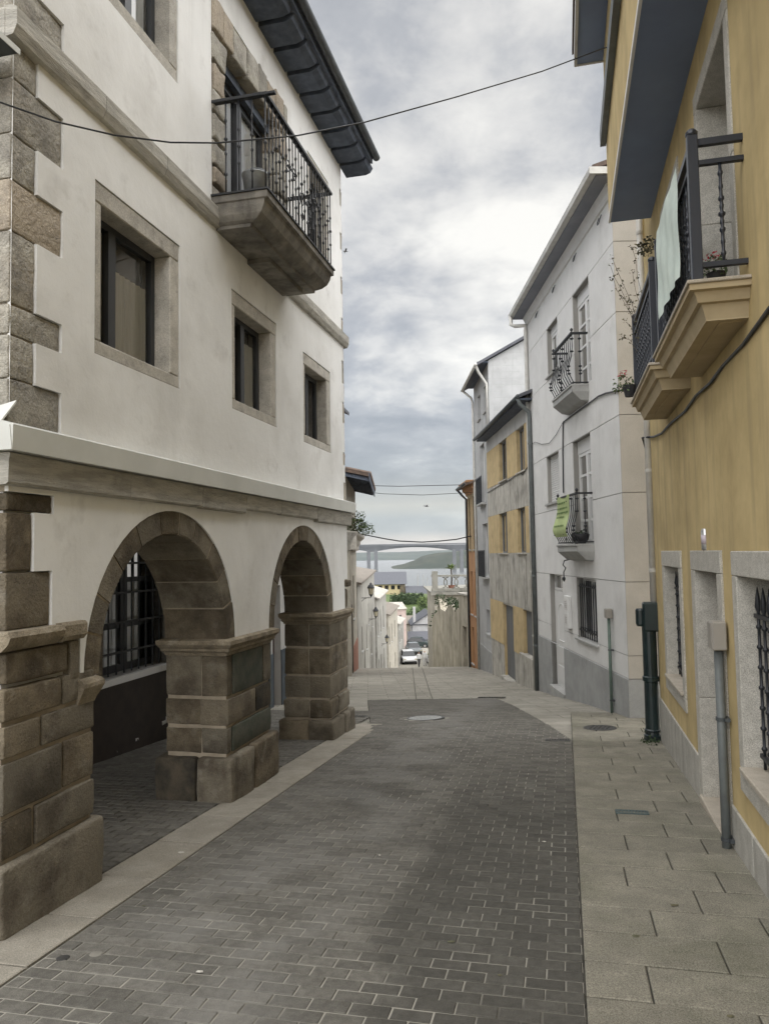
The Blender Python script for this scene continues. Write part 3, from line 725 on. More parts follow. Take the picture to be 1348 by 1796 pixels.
# masonry behind the plaster (behind and between the stones)
m = MB(f)
wallgrid(m, A0+.012, A1-.004, 2.14, 7.45, [(h[0]+.06, h[1]-.06, h[2]+.06, h[3]-.06) for h in W1+W2+[DOOR]], .03, .3)
m.build('masonry', 'mortar')
m = MB(f)   # arcade spandrels, back of the arcade wall
for (x0, x1) in xs: m.box(x0+(.02 if x0 == A0 else 0), x1, .05, DEP-.01, ZS+.02, 2.2)
for (c, ri, ro) in ARCH:
    n = 28
    for i in range(n):
        t0, t1 = math.pi*i/n, math.pi*(i+1)/n
        p, q = (c+(ro-.01)*math.cos(t0), ZS+(ro-.01)*math.sin(t0)), (c+(ro-.01)*math.cos(t1), ZS+(ro-.01)*math.sin(t1))
        m.quad((p[0], DEP-.01, p[1]), (q[0], DEP-.01, q[1]), (q[0], DEP-.01, 2.2), (p[0], DEP-.01, 2.2))
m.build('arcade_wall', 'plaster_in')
# near end wall, roof side walls and upper body
m = MB(f)
m.quad((A0+.012, .01, 2.2), (A0+.012, 7, 2.2), (A0+.012, 7, 7.45), (A0+.012, .01, 7.45))
m.quad((A1-.004, .03, 2.2), (A1-.004, 7, 2.2), (A1-.004, 7, 7.45), (A1-.004, .03, 7.45))
m.quad((A0, 7, -1), (A1, 7, -1), (A1, 7, 7.45), (A0, 7, 7.45))
m.quad((A0+.012, 2.3, -1), (A0+.012, 7, -1), (A0+.012, 7, 2.2), (A0+.012, 2.3, 2.2))
m.build('end_wall', 'plaster')
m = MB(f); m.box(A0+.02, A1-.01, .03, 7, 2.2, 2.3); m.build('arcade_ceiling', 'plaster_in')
# --- quoins
qz = MB(f)
for z0, z1, k in Q_UP+Q_TOP: rblock(f, None, A0-.004, A0+qw(k), .012, .34, z0, z1, 'stone_pale', .012, .007, 'quoin', 12., .002)
for z0, z1, q in Q_LOW: rblock(f, None, A0-.004, A0+q, .010, .40, z0, z1, 'stone', .014, .007, 'quoin', 9., .004)
for z0, z1, q in far_q: stone(f, None, A1-q, A1+.012, .012, .34, z0, z1, 'stone_pale', .010, .004, 'quoin', .004)
# --- string courses and the white metal cornice
rb = random.Random(4)
a = A0-.05
while a < A1:
    L = min(rb.uniform(.75, 1.2), A1+.05-a)
    if A1-a-L < .3: L = A1+.05-a
    m = MB(f); m.sweep_w([(.03, 4.735), (-.035, 4.745), (-.06, 4.80), (-.06, 4.90), (-.03, 4.915), (.03, 4.925)], a+.003, a+L-.003); m.build('string_course', 'band_stone')
    a += L
a = A0-.07
while a < A1:
    L = min(rb.uniform(.8, 1.3), A1+.06-a)
    if A1-a-L < .3: L = A1+.06-a
    d = rb.uniform(-.025, .02)
    m = MB(f); m.sweep_w([(.03, 2.185+d), (-.04, 2.187+d), (-.055, 2.20+d), (-.058, 2.30), (-.066, 2.345), (.03, 2.35)], a+.003, a+L-.003); m.build('lower_course', 'band_stone')
    a += L
m = MB(f)
m.sweep_w([(.02, 2.352), (-.115, 2.352), (-.12, 2.49), (-.105, 2.497), (.02, 2.535)], A0-.11, A1+.08); m.build('metal_cornice', 'metal_white')
m = MB(f); m.sweep_w([(-.115, 2.353), (3, 2.353), (3, 2.49), (-.10, 2.49)], A0-.115, A0-.002); m.build('metal_cornice', 'metal_white')
m = MB(f); m.add([(A0-.10, -.03, 2.50), (A0-.10, .5, 2.5), (A0-.005, .5, 2.52), (A0-.005, -.05, 2.63), (A0-.10, -.03, 2.515), (A0-.10, .5, 2.515), (A0-.005, .5, 2.535), (A0-.005, -.05, 2.645)],
     [(0, 1, 2, 3), (4, 5, 6, 7), (0, 1, 5, 4), (1, 2, 6, 5), (2, 3, 7, 6), (3, 0, 4, 7)]); m.build('flashing', 'metal_white', label='bent white metal flashing end')
m = MB(f); m.sweep_w([(0, 2.185), (2.4, 2.185), (2.4, 2.35), (0, 2.35)], A0-.06, A0+.0); m.build('lower_course', 'band_stone')
m = MB(f); m.box(A0-.05, A0, .02, 3, 4.74, 4.91); m.build('string_course', 'band_stone')
# --- stone framed windows
def surround(f, h, t, parent=None, mat='stone_frame', dep=.27, out=.006):
    s = MB(f); a0, a1, z0, z1 = h
    tl, tr, tb, tt = t
    rm = MB(f); rm.box(a0+.01, a0+tl-.012, .03, dep-.02, z0+.01, z1-.01); rm.box(a1-tr+.012, a1-.01, .03, dep-.02, z0+.01, z1-.01)
    rm.box(a0+tl, a1-tr, .031, dep-.021, z0+.011, z0+tb-.012); rm.box(a0+tl, a1-tr, .031, dep-.021, z1-tt+.012, z1-.011)
    root = rm.build('window_surround', 'mortar', parent)
    stone(f, root, a0+.004, a1-.004, out, dep, z0+.002, z0+tb, mat, .008, .002, 'stone_block', .001)
    stone(f, root, a0+.004, a1-.004, out, dep, z1-tt, z1-.002, mat, .008, .002, 'stone_block', .001)
    stone(f, root, a0+.004, a0+tl, out+.002, dep, z0+tb, z1-tt, mat, .008, .002, 'stone_block', .001)
    stone(f, root, a1-tr, a1-.004, out+.002, dep, z0+tb, z1-tt, mat, .008, .002, 'stone_block', .001)
    return root
cur = [[(.04, .30, .0, .93), (.38, .95, 0, .70)], [(.05, .95, 0, .8)], [(.05, .5, 0, .9)]]
for i, h in enumerate(W1):
    surround(f, h, (.085, .14, .10, .14))
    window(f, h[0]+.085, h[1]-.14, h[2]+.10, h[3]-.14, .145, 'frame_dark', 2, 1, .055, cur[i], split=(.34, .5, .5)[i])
for i, h in enumerate(W2):
    surround(f, h, (.10, .12, .11, .14))
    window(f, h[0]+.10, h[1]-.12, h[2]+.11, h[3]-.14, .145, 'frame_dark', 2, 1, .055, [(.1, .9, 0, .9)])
# --- balcony door with rough carved jambs
a0, a1, z0, z1 = DOOR
rm = MB(f); rm.box(a0+.02, a0+.26, .04, .26, z0, 6.6); rm.box(a1-.26, a1-.02, .04, .26, z0, 6.6); rm.box(a0+.02, a1-.02, .04, .26, 6.62, 6.86)
sr = rm.build('door_surround', 'mortar')
z = z0; rr = random.Random(9)
while z < 6.56:
    h = rr.uniform(.17, .28); zz = min(z+h, 6.60)
    rblock(f, sr, a0+rr.uniform(-.02, .03), a0+.29+rr.uniform(-.015, .01), rr.uniform(-.03, -.005), .28, z, zz, 'stone_pale', .03, .02, fq=11., g=.004)
    rblock(f, sr, a1-.29+rr.uniform(-.01, .015), a1+rr.uniform(-.03, .02), rr.uniform(-.03, -.005), .28, z, zz, 'stone_pale', .03, .02, fq=11., g=.004)
    z = zz
a = a0
while a < a1-.05:
    L = min(rr.uniform(.22, .34), a1-a); rblock(f, sr, a, a+L, rr.uniform(-.035, -.008), .28, 6.60, 6.93+rr.uniform(-.05, .06), 'stone_pale', .03, .02, fq=11., g=.004); a += L
m = MB(f); m.box(a0+.29, a1-.29, .10, .16, 6.50, 6.60); m.build('door_lintel', 'wood_dark')
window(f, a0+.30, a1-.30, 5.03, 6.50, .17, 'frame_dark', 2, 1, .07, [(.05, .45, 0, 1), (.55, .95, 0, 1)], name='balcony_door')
# --- balcony
BA0, BA1, BP, BZ = 6.0, 7.9, .51, 4.99
m = MB(f)
prof = [(0.0, 4.995), (.535, 4.995), (.535, 4.935), (.505, 4.925), (.495, 4.88), (.465, 4.82), (.41, 4.775), (.36, 4.755), (.34, 4.752), (.335, 4.722), (.0, 4.72)]
# front and both ends follow the same moulding
ring = lambda o, z: [(BA0-.03+(.535-o)*.45, .02, z), (BA0-.03+(.535-o)*.45, -o, z), (BA1+.03-(.535-o)*.45, -o, z), (BA1+.03-(.535-o)*.45, .02, z)]
pr = prof[1:-1]; vs = []
for o, z in pr: vs += ring(o, z)
fs = []
for i in range(len(pr)-1):
    for k in range(3): fs.append((4*i+k, 4*i+k+1, 4*i+k+5, 4*i+k+4))
fs += [(0, 1, 2, 3), tuple(4*(len(pr)-1)+k for k in range(4))]
m.add(vs, fs); bal = m.build('balcony', 'balcony_stone')
m = MB(f); m.box(BA0+.75, BA1-.2, -.24, .0, 4.675, 4.7185); m.build('corbel', 'balcony_stone', bal)
m = MB(f); m.box(BA0-.045, BA1+.045, -.548, .0, 4.996, 5.012); m.build('balcony_edge', 'iron', bal)
def bar_mesh(h, r=.0075, knobs=((.5, .016),), n=6):
    pr = [(r, 0)]
    for (k, kr) in knobs: pr += [(r, h*k-.018), (kr, h*k-.008), (kr, h*k+.008), (r, h*k+.018)]
    pr.append((r, h)); m = MB(); m.lathe(0, 0, pr, n); return m.mesh('baluster', 'iron', True)
zb = 5.012; hr = .86
bm_ = [bar_mesh(hr, .007, ((.32, .013), (.5, .016), (.68, .013))), bar_mesh(hr, .007, ((.22, .015), (.44, .012), (.60, .017), (.80, .013)))]
nb = 22
for i in range(nb+1):
    a = BA0+(BA1-BA0)*i/nb; inst('baluster', bm_[i % 2], bal, f.p(a, -BP, zb), (0, 0, i))
for k in range(1, 4):
    for a in (BA0, BA1): inst('baluster', bm_[k % 2], bal, f.p(a, -BP+.127*k, zb))
m = MB(f); zr = zb+hr
m.box(BA0-.02, BA1+.02, -BP-.025, -BP+.025, zr, zr+.028); m.box(BA0-.025, BA0+.025, -BP+.025, .02, zr+.001, zr+.027); m.box(BA1-.025, BA1+.025, -BP+.025, .02, zr+.001, zr+.027)
m.box(BA0-.02, BA0+.02, -BP-.1, -BP-.025, zr+.004, zr+.024)
m.build('handrail', 'iron', bal)
# scrolled crest in the middle of the railing
for (ca, cz, r, tw) in ((6.55, 5.50, .075, 1), (6.72, 5.50, .075, -1), (6.95, 5.36, .09, 1), (7.15, 5.36, .09, -1), (7.35, 5.50, .075, 1), (6.95, 5.18, .05, 1), (7.15, 5.18, .05, -1)):
    pts = [(ca+tw*r*(1-i/26)*math.cos(i*.42), -BP-.006, cz+r*(1-i/26)*math.sin(i*.42)) for i in range(24)]
    m = MB(f); m.tube(pts, .006, 5); m.build('scrollwork', 'iron', bal)
# --- arches: voussoirs
for ai, (c, ri, ro) in enumerate(ARCH):
    m = MB(f); n = 24; vs = []
    for k in range(n+1):
        t = math.pi*k/n; vs += [(c+(ri+.008)*math.cos(t), .017, ZS+(ri+.008)*math.sin(t)), (c+(ri+.008)*math.cos(t), DEP-.005, ZS+(ri+.008)*math.sin(t)), (c+(ro)*math.cos(t), .017, ZS+ro*math.sin(t))]
    m.add(vs, [(3*k, 3*k+1, 3*k+4, 3*k+3) for k in range(n)]+[(3*k, 3*k+2, 3*k+5, 3*k+3) for k in range(n)]); ar = m.build('arch', 'mortar')
    nv = 11; cuts = [0.]; rv = random.Random(20+ai)
    for i in range(nv): cuts.append(cuts[-1]+rv.uniform(.8, 1.2))
    cuts = [x/cuts[-1]*math.pi for x in cuts]
    for i in range(nv):
        t0, t1 = cuts[i]+.009, cuts[i+1]-.009; ns = 3; vs = []; fs = []
        r_i = ri+rv.uniform(-.004, .004); r_o = ro-.004; wf = .010+rv.uniform(-.004, .004); ch = .012
        for k in range(ns+1):
            t = t0+(t1-t0)*k/ns; ct, sn = math.cos(t), math.sin(t)
            for (r, wq) in ((r_o, wf), (r_i+ch, wf), (r_i, wf+ch), (r_i, DEP), (r_o, DEP)): vs.append((c+r*ct, wq, ZS+r*sn))
        for k in range(ns):
            for q in range(5): fs.append((5*k+q, 5*k+(q+1) % 5, 5*k+5+(q+1) % 5, 5*k+5+q))
        fs += [(0, 1, 2, 3, 4), tuple(5*ns+q for q in range(5))]
        m = MB(f); m.add(vs, fs); m.build('voussoir', 'stone', ar)
# --- piers
def pier(a0, a1, courses, name='pier', cap=None, seed=1, zb=-.5, baseout=.06):
    rp = random.Random(seed); pr = MB(f); pr.box(a0+.02, a1-.02, .02, DEP-.02, zb, ZS-.01); root = pr.build(name, 'mortar')
    for (z0, z1, splits, out, mats) in courses:
        cuts = [a0-out]+[a0+(a1-a0)*q for q in splits]+[a1+out]
        for i, (x0, x1) in enumerate(zip(cuts[:-1], cuts[1:])):
            mt = mats[i % len(mats)] if mats else 'stone'
            big = out > .01; o = -out
            ws = [(o, DEP*.45), (DEP*.45, DEP+out)] if x1-x0 > .3 and rp.random() < .7 else [(o, DEP+out)]
            if (i in (0, len(cuts)-2)) and len(ws) == 1: ws = [(o, DEP*.42), (DEP*.42, DEP+out)]
            for q, (w0, w1) in enumerate(ws):
                m2 = mt if q == 0 else (rp.choice(['stone', 'stone', 'stone_black']) if mats else 'stone')
                rblock(f, root, x0, x1, w0+rp.uniform(-.008, .006), w1, z0, z1, m2, .032 if big else .013, .013 if big else .007, fq=12.)
    return root
S, G, B = 'stone', 'stone_green', 'stone_black'
p1 = pier(A0-.03, 4.30, [(-.42, .12, [], .05, None), (.12, .36, [.32], 0, None), (.36, .66, [.62], 0, None), (.66, .86, [.38], 0, None), (.86, 1.06, [.60], 0, None)], seed=3)
def cap(root, prof, a0, a1, mat='stone_cap', end0=True, end1=True):
    pts = prof; vs = []; fs = []
    for o, z in pts:
        e0 = o if end0 else 0; e1 = o if end1 else 0
        vs += [(a0-e0, DEP+o*.8, z), (a0-e0, -o, z), (a1+e1, -o, z), (a1+e1, DEP+o*.8, z)]
    for i in range(len(pts)-1):
        for k in range(4): fs.append((4*i+k, 4*i+(k+1) % 4, 4*i+4+(k+1) % 4, 4*i+4+k))
    fs += [(0, 1, 2, 3), tuple(4*(len(pts)-1)+k for k in range(4))]
    m = MB(f); m.add(vs, fs); return m.build('cap_moulding', mat, root)
CAP = [(.0, .86), (.01, .885), (.035, .905), (.035, .925), (.055, .945), (.07, .965), (.07, 1.0), (.03, 1.012)]
# nearest pier: high worn moulding, then a lower impost on the arch side
rblock(f, p1, A0-.03, 4.02, -.015, DEP, 1.06, 1.26, 'stone', .024, .008)
m = MB(f); m.sweep_w([(DEP, 1.255), (-.01, 1.255), (-.035, 1.275), (-.06, 1.30), (-.075, 1.335), (-.06, 1.365), (DEP, 1.375)], A0-.06, 3.90); m.build('cap_moulding', 'stone_cap', p1)
m = MB(f); m.sweep_w([(.3, 1.26), (-.03, 1.26), (-.055, 1.29), (-.055, 1.355), (-.04, 1.372), (.3, 1.375)], 3.905, 4.135); m.build('cap_moulding', 'stone_cap', p1)
rblock(f, p1, 4.025, 4.14, -.01, .3, 1.0, 1.265, 'stone', .02, .007)
cap(p1, [(0, .84), (.01, .87), (.025, .90), (.035, .92), (.045, .945), (.045, .97), (.03, .99), (.01, 1.0)], 4.12, 4.29, end0=False)
p2 = pier(6.24, 7.27, [(-.50, -.03, [.46], .075, [S, S]), (-.03, .22, [.10], 0, [S, G]), (.22, .48, [.62], 0, [S, B]), (.48, .87, [.12, .80], 0, [S, G, S])], seed=5, zb=-.55)
cap(p2, CAP, 6.24, 7.27)
p3 = pier(9.24, A1, [(-.75, -.36, [.55], .07, [S, S]), (-.36, -.10, [.40], .02, [S, S]), (-.10, .20, [.5], 0, None), (.20, .56, [.35], 0, None), (.56, .87, [.55], 0, None)], seed=8, zb=-.8)
cap(p3, CAP, 9.24, A1)
rblock(f, p3, 9.97, A1+.03, .0, .5, 1.0, 1.30, 'stone', .03, .01)
rblock(f, p3, 9.95, A1+.07, -.05, .5, 1.30, 1.42, 'stone', .04, .012)
# --- inside the arcade: back wall with the barred window
BWW = 2.22
wh = (7.62, 9.08, .36, 2.06)
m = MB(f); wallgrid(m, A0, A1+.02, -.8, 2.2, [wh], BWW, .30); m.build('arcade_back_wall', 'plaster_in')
m = MB(f); m.box(6.6, 9.2, BWW-.03, BWW-.004, -.7, .27); m.build('dado_panel', 'black_panel')
for (a, z, r) in ((7.9, -.50, .016), (8.3, -.47, .02), (8.95, -.40, .045), (9.03, -.36, .03)): m = MB(f); m.cbox(a-r*1.4, a+r*1.4, BWW-.034, BWW-.02, z-r*.5, z+r*.6, .01, .012); m.build('chipped_plaster', 'plaster_in')
m = MB(f); m.cbox(wh[0]-.12, wh[1]+.14, BWW-.05, BWW+.28, wh[2]-.085, wh[2]-.004, .006); m.build('window_sill', 'plaster')
for x0 in (wh[0]-.10, wh[1]): m = MB(f); m.box(x0, x0+.10, BWW-.012, BWW+.3, wh[2], wh[3]); m.build('window_jamb', 'stone')
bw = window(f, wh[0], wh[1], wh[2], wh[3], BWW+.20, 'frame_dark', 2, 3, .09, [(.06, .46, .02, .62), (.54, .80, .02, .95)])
for i in range(9):
    a = wh[0]+.08+(wh[1]-wh[0]-.16)*i/8; m = MB(f); m.tube([(a, BWW+.08, wh[2]), (a, BWW+.08, wh[3])], .011, 6); m.build('window_bar', 'iron')
for z in (.62, .98, 1.34, 1.70):
    m = MB(f); m.box(wh[0], wh[1], BWW+.065, BWW+.095, z-.012, z+.012); m.build('window_bar', 'iron')
# --- eaves
E0, E1 = A0-.25, A1+.09
a = E0+.05
while a < E1:
    m = MB(f); m.sweep_w([(.0, 7.385), (-.30, 7.385), (-.37, 7.41), (-.41, 7.47), (0, 7.47)], a, a+.35); m.build('rafter_end', 'wood_dark'); a += .42
m = MB(f); m.box(E0, E1, -.43, 3.4, 7.48, 7.53); m.build('eave_board', 'wood_dark')
for k in range(3):
    m = MB(f); m.box(E0, E1, -.15-.14*k, -.04-.14*k, 7.463, 7.479); m.build('soffit_plank', 'wood_dark')
m = MB(f); roof_slab(m, E0-.02, E1+.02, -.46, 3.5, 7.532, 9.0); roof_slab(m, E0-.02, E1+.02, 7.4, 3.5, 7.532, 9.0); m.build('roof', 'slate')
gut = [(-.43+.0, 7.54)]
m = MB(f); pr = [(-.50+.055*math.cos(t), 7.555+.055*math.sin(t)) for t in [math.pi+math.pi*i/7 for i in range(8)]]
pr2 = [(-.50+.047*math.cos(t), 7.555+.047*math.sin(t)) for t in [2*math.pi-math.pi*i/7 for i in range(8)]]
m.sweep_w(pr+pr2, E0-.02, E1+.03); m.build('gutter', 'gutter_metal')
m = MB(f); m.box(E0, E1+.01, -.445, -.432, 7.46, 7.53); m.build('fascia', 'wood_dark')
# --- loose things on the house
bk = thing('zinc_bucket', 'grey zinc bucket standing on the iron balcony of the arcaded house', 'bucket', st(6.26, -2.98+.30)+(5.013,))
m = MB(bk); m.lathe(0, 0, [(.085, 0), (.12, .27), (.126, .275), (.126, .285), (.115, .285), (.112, .27), (.078, .012)], 20); m.build('body', 'zinc', smooth=True)
m = MB(bk); m.tube([(.125*math.cos(t), .02, .27+.10*math.sin(t)) for t in [math.pi*i/10 for i in range(11)]], .004, 5); m.build('handle', 'zinc')
q = st(3.36, -3.06)
dl = thing('dome_lamp', 'dark hooded wall lamp with a round white dome on the arcaded house corner', 'lamp', (q[0], q[1], 4.50), math.atan2(U.y, U.x))
m = MB(dl); m.box(-.15, .09, -.16, .42, .115, .135); m.build('hood', 'gutter_metal')
m = MB(dl); m.box(-.152, .0925, -.165, -.16, .105, .14); m.build('hood_rim', 'metal_white')
m = MB(dl); m.lathe(-.03, .05, [(.012, -.02), (.055, -.01), (.082, .03), (.088, .07), (.08, .112)], 18); m.build('dome', 'white_dome', smooth=True)
m = MB(dl); m.tube([(.09, .2, .125), (.16, .2, .125)], .015, 6); m.build('arm', 'gutter_metal')
# ================================================================== YELLOW HOUSE (right, near)
YH = Frame('yellow_house', 'ochre yellow plastered house with two cream balconies and barred stone windows', 'house', N*1.105, U, False, -.8)
f = YH
Y0, Y1, YT = -4.0, 9.76, 5.6
SW = (7.62, 9.02, .19, 1.74); SD = (5.74, 7.03, -.60, 1.74); BG = (3.30, 5.39, .165, 1.735)
BD1 = (4.86, 6.06, 3.30, 5.28); BD2 = (6.90, 8.10, 3.32, 5.28)
m = MB(f); wallgrid(m, Y0, Y1, -.9, YT, [SW, SD, BG, BD1, BD2], 0., .03, outer=False)
m.quad((Y1, 0, -.9), (Y1, 5, -.9), (Y1, 5, 7.6), (Y1, 0, 7.6)); m.quad((Y0, 0, -.9), (Y0, 5, -.9), (Y0, 5, 7.6), (Y0, 0, 7.6)); m.quad((Y0, 5, -.9), (Y1, 5, -.9), (Y1, 5, 7.6), (Y0, 5, 7.6))
m.build('wall', 'yellow')
m = MB(f); wallgrid(m, Y0, Y1, -.9, YT, [(h[0]+.1, h[1]-.1, h[2]+.1, h[3]-.1) for h in (SW, SD, BG, BD1, BD2)], .031, .35, outer=False); m.build('masonry', 'mortar')
def surround2(h, side, top, bot, dep=.34, out=-.018, sill=True):
    a0, a1, z0, z1 = h
    rm = MB(f); rm.box(a0+.01, a0+side-.015, .02, dep-.02, z0+.02, z1-.02); rm.box(a1-side+.015, a1-.01, .02, dep-.02, z0+.02, z1-.02); rm.box(a0+side-.014, a1-side+.014, .02, dep-.02, z1-top+.015, z1-.02)
    root = rm.build('stone_surround', 'mortar')
    stone(f, root, a0, a1, out, dep, z1-top, z1, 'granite', .006, 0, 'lintel_block', .001)
    zs = z0+bot; n = max(1, round((z1-top-zs)/.9))
    for k in range(n):
        q0, q1 = zs+(z1-top-zs)*k/n, zs+(z1-top-zs)*(k+1)/n
        stone(f, root, a0, a0+side, out+.002, dep, q0, q1, 'granite', .005, 0, 'jamb_block', .001)
        stone(f, root, a1-side, a1, out+.002, dep, q0, q1, 'granite', .005, 0, 'jamb_block', .001)
    if bot: stone(f, root, a0, a1, out, dep, z0, zs, 'granite', .006, 0, 'sill_block', .001)
    return root
surround2(SW, .16, .17, .13)
surround2(SD, .17, .17, 0)
surround2(BG, .13, .165, .15)
for h in (SW, BG):   # projecting sill slabs
    m = MB(f); m.cbox(h[0]+.12, h[1]-.12, -.045, .3, h[2]+.145, h[2]+.18, .006); m.build('sill', 'stone_sill')
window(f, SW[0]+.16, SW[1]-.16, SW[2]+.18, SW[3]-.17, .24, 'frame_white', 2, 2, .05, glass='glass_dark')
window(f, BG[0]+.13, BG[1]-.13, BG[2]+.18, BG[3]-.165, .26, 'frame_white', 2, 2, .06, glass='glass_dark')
# door: white leaf deep in the reveal, stone step
m = MB(f); m.box(SD[0]+.17, SD[1]-.17, .26, .31, -.34, SD[3]-.17); dr = m.build('door', 'door_brown')
for (q0, q1) in ((.06, .40), (.46, .80)):
    for (z0, z1) in ((-.2, .45), (.55, 1.40)):
        m = MB(f); a = SD[0]+.17; w_ = SD[1]-SD[0]-.34; m.cbox(a+w_*q0, a+w_*q1, .245, .262, z0, z1, .01); m.build('door_panel', 'door_brown', dr)
m = MB(f); m.lathe(SD[0]+.26, .235, [(.02, .42), (.03, .44), (.02, .46)], 10); m.build('handle', 'steel', dr)
m = MB(f); m.cbox(SD[0]+.10, SD[1]-.10, -.035, .34, -.75, -.345, .008); m.build('step', 'stone_sill')
# iron grilles with spear heads and knots
def grille(a0, a1, z0, z1, w, n):
    root = MB(f); root.box(a0, a1, w-.012, w+.012, z0+.06, z0+.085); g = root.build('grille', 'iron'); root = MB(f); root.box(a0, a1, w-.012, w+.012, z1-.20, z1-.175); root.build('cross_bar', 'iron', g)
    h = z1-z0; pr = [(.010, 0)]
    for k in range(1, 8):
        z = h*k/9; pr += [(.010, z-.016), (.019, z-.006), (.019, z+.006), (.010, z+.016)]
    pr += [(.010, h-.16), (.022, h-.13), (.016, h-.08), (.002, h)]
    mm = MB(); mm.lathe(0, 0, pr, 6); me = mm.mesh('grille_bar', 'iron', True)
    for i in range(n): inst('grille_bar', me, g, f.p(a0+(a1-a0)*(i+.5)/n, w, z0))
grille(SW[0]+.17, SW[1]-.17, SW[2]+.19, SW[3]-.23, .10, 7)
grille(BG[0]+.14, BG[1]-.14, BG[2]+.19, BG[3]-.23, .09, 13)
# granite plinth slabs
def plinth(a0, a1, ztop):
    n = max(1, round((a1-a0)/.62))
    for i in range(n):
        q0, q1 = a0+(a1-a0)*i/n, a0+(a1-a0)*(i+1)/n
        m = MB(f); m.cbox(q0+.002, q1-.002, -.016, .03, -1.0, ztop, .005); m.build('plinth_slab', 'granite_plinth')
plinth(7.032, Y1-.01, -.05); plinth(Y0, 5.738, -.04)
# balcony doors
for h in (BD1, BD2):
    a0, a1, z0, z1 = h
    surround2(h, .11, .14, 0, .40, -.012)
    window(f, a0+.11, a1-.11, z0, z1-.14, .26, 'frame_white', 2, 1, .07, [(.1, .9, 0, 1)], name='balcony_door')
# balconies
def ybalcony(a0, a1, zf, pj, nbars, lab):
    steps = [(pj+.02, zf), (pj+.02, zf-.035), (pj-.01, zf-.04), (pj-.03, zf-.10), (pj-.055, zf-.105), (pj-.08, zf-.19), (pj-.08, zf-.20)]
    vs = []; fs = []
    for o, z in steps:
        e = pj+.02-o; vs += [(a0-.03+e, .01, z), (a0-.03+e, -o, z), (a1+.03-e, -o, z), (a1+.03-e, .01, z)]
    for i in range(len(steps)-1):
        for k in range(3): fs.append((4*i+k, 4*i+k+1, 4*i+k+5, 4*i+k+4))
    fs += [(0, 1, 2, 3), tuple(4*(len(steps)-1)+k for k in range(4))]
    m = MB(f); m.add(vs, fs); b = m.build('balcony', 'cream')
    m = MB(f); m.cbox(a0-.045, a1+.045, -pj-.035, .0, zf, zf+.022, .004); m.build('floor_slab', 'stone_sill', b)
    m = MB(f); q = a0+.09; m.box(a0+.12, a1-.12, -pj+.16, -.03, zf-.206, zf-.199); m.build('soffit_panel', 'cream', b)
    zt = zf+.90
    for a in (a0+.03, a1-.03):
        m = MB(f); m.cbox(a-.03, a+.03, -pj+.005, -pj+.065, zf+.022, zt+.02, .004); m.lathe(a, -pj+.035, [(.03, zt+.02), (.036, zt+.03), (.036, zt+.045), (.022, zt+.062), (.006, zt+.07)], 10); m.build('post', 'iron_blue', b)
    m = MB(f)
    for (z, h) in ((zt-.045, .04), (zt-.165, .028), (zf+.11, .03)):
        m.box(a0+.06, a1-.06, -pj+.018, -pj+.052, z, z+h)
        for a in (a0+.03, a1-.03): m.box(a-.017, a+.017, -pj+.065, .0, z, z+h)
    m.build('rail', 'iron_blue', b)
    h = zt-.165-(zf+.14); pr = [(.009, 0)]
    for (k, r) in ((.08, .016), (.2, .014), (.32, .018), (.40, .013), (.48, .021), (.56, .013), (.64, .018), (.76, .014), (.9, .016)): pr += [(.010, h*k-.016), (r, h*k-.007), (r, h*k+.007), (.010, h*k+.016)]
    pr.append((.009, h)); mm = MB(); mm.lathe(0, 0, pr, 6); me = mm.mesh('baluster', 'iron_blue', True)
    for i in range(nbars): inst('baluster', me, b, f.p(a0+.1+(a1-a0-.2)*(i+.5)/nbars, -pj+.035, zf+.14))
    for a in (a0+.03, a1-.03): inst('baluster', me, b, f.p(a, -.13, zf+.14))
    return b
ybalcony(4.62, 6.28, 3.31, .315, 13, 'near'); ybalcony(6.66, 8.32, 3.33, .315, 13, 'far')
# projecting gallery above, with its dark underside
G0, G1, GP = Y0, 8.90, .47
m = MB(f); m.box(G0, G1, -GP+.02, .3, 5.6, 5.63); m.build('gallery_soffit', 'soffit')
m = MB(f); m.box(G0, G1, -GP-.004, -GP+.02, 5.592, 5.64); m.build('white_trim', 'frame_white')
m = MB(f); m.box(G0, G1, -GP+.004, 3, 5.64, 7.6); m.build('gallery_wall', 'yellow')
m = MB(f); m.box(G0, G1+.02, -GP-.065, -GP+.0, 6.54, 6.72); m.build('gallery_band', 'pipe_grey')
m = MB(f); m.box(G0, G1+.05, -.765, 1, 7.62, 7.645); m.build('eave_soffit', 'soffit')
m = MB(f); m.box(G0, G1+.06, -.80, -.766, 7.60, 7.76); m.box(G1+.05, G1+.075, -.79, .8, 7.605, 7.755); m.build('eave_fascia', 'offwhite')
m = MB(f); roof_slab(m, G0, G1+.08, -.82, 3, 7.765, 9.0, .06); roof_slab(m, G0, G1+.08, 5.2, 3, 7.765, 9.0, .06); m.build('roof', 'tile')
m = MB(f); m.box(G1-.3, Y1, .02, 5, 5.6, 7.6); m.build('end_bay', 'yellow')
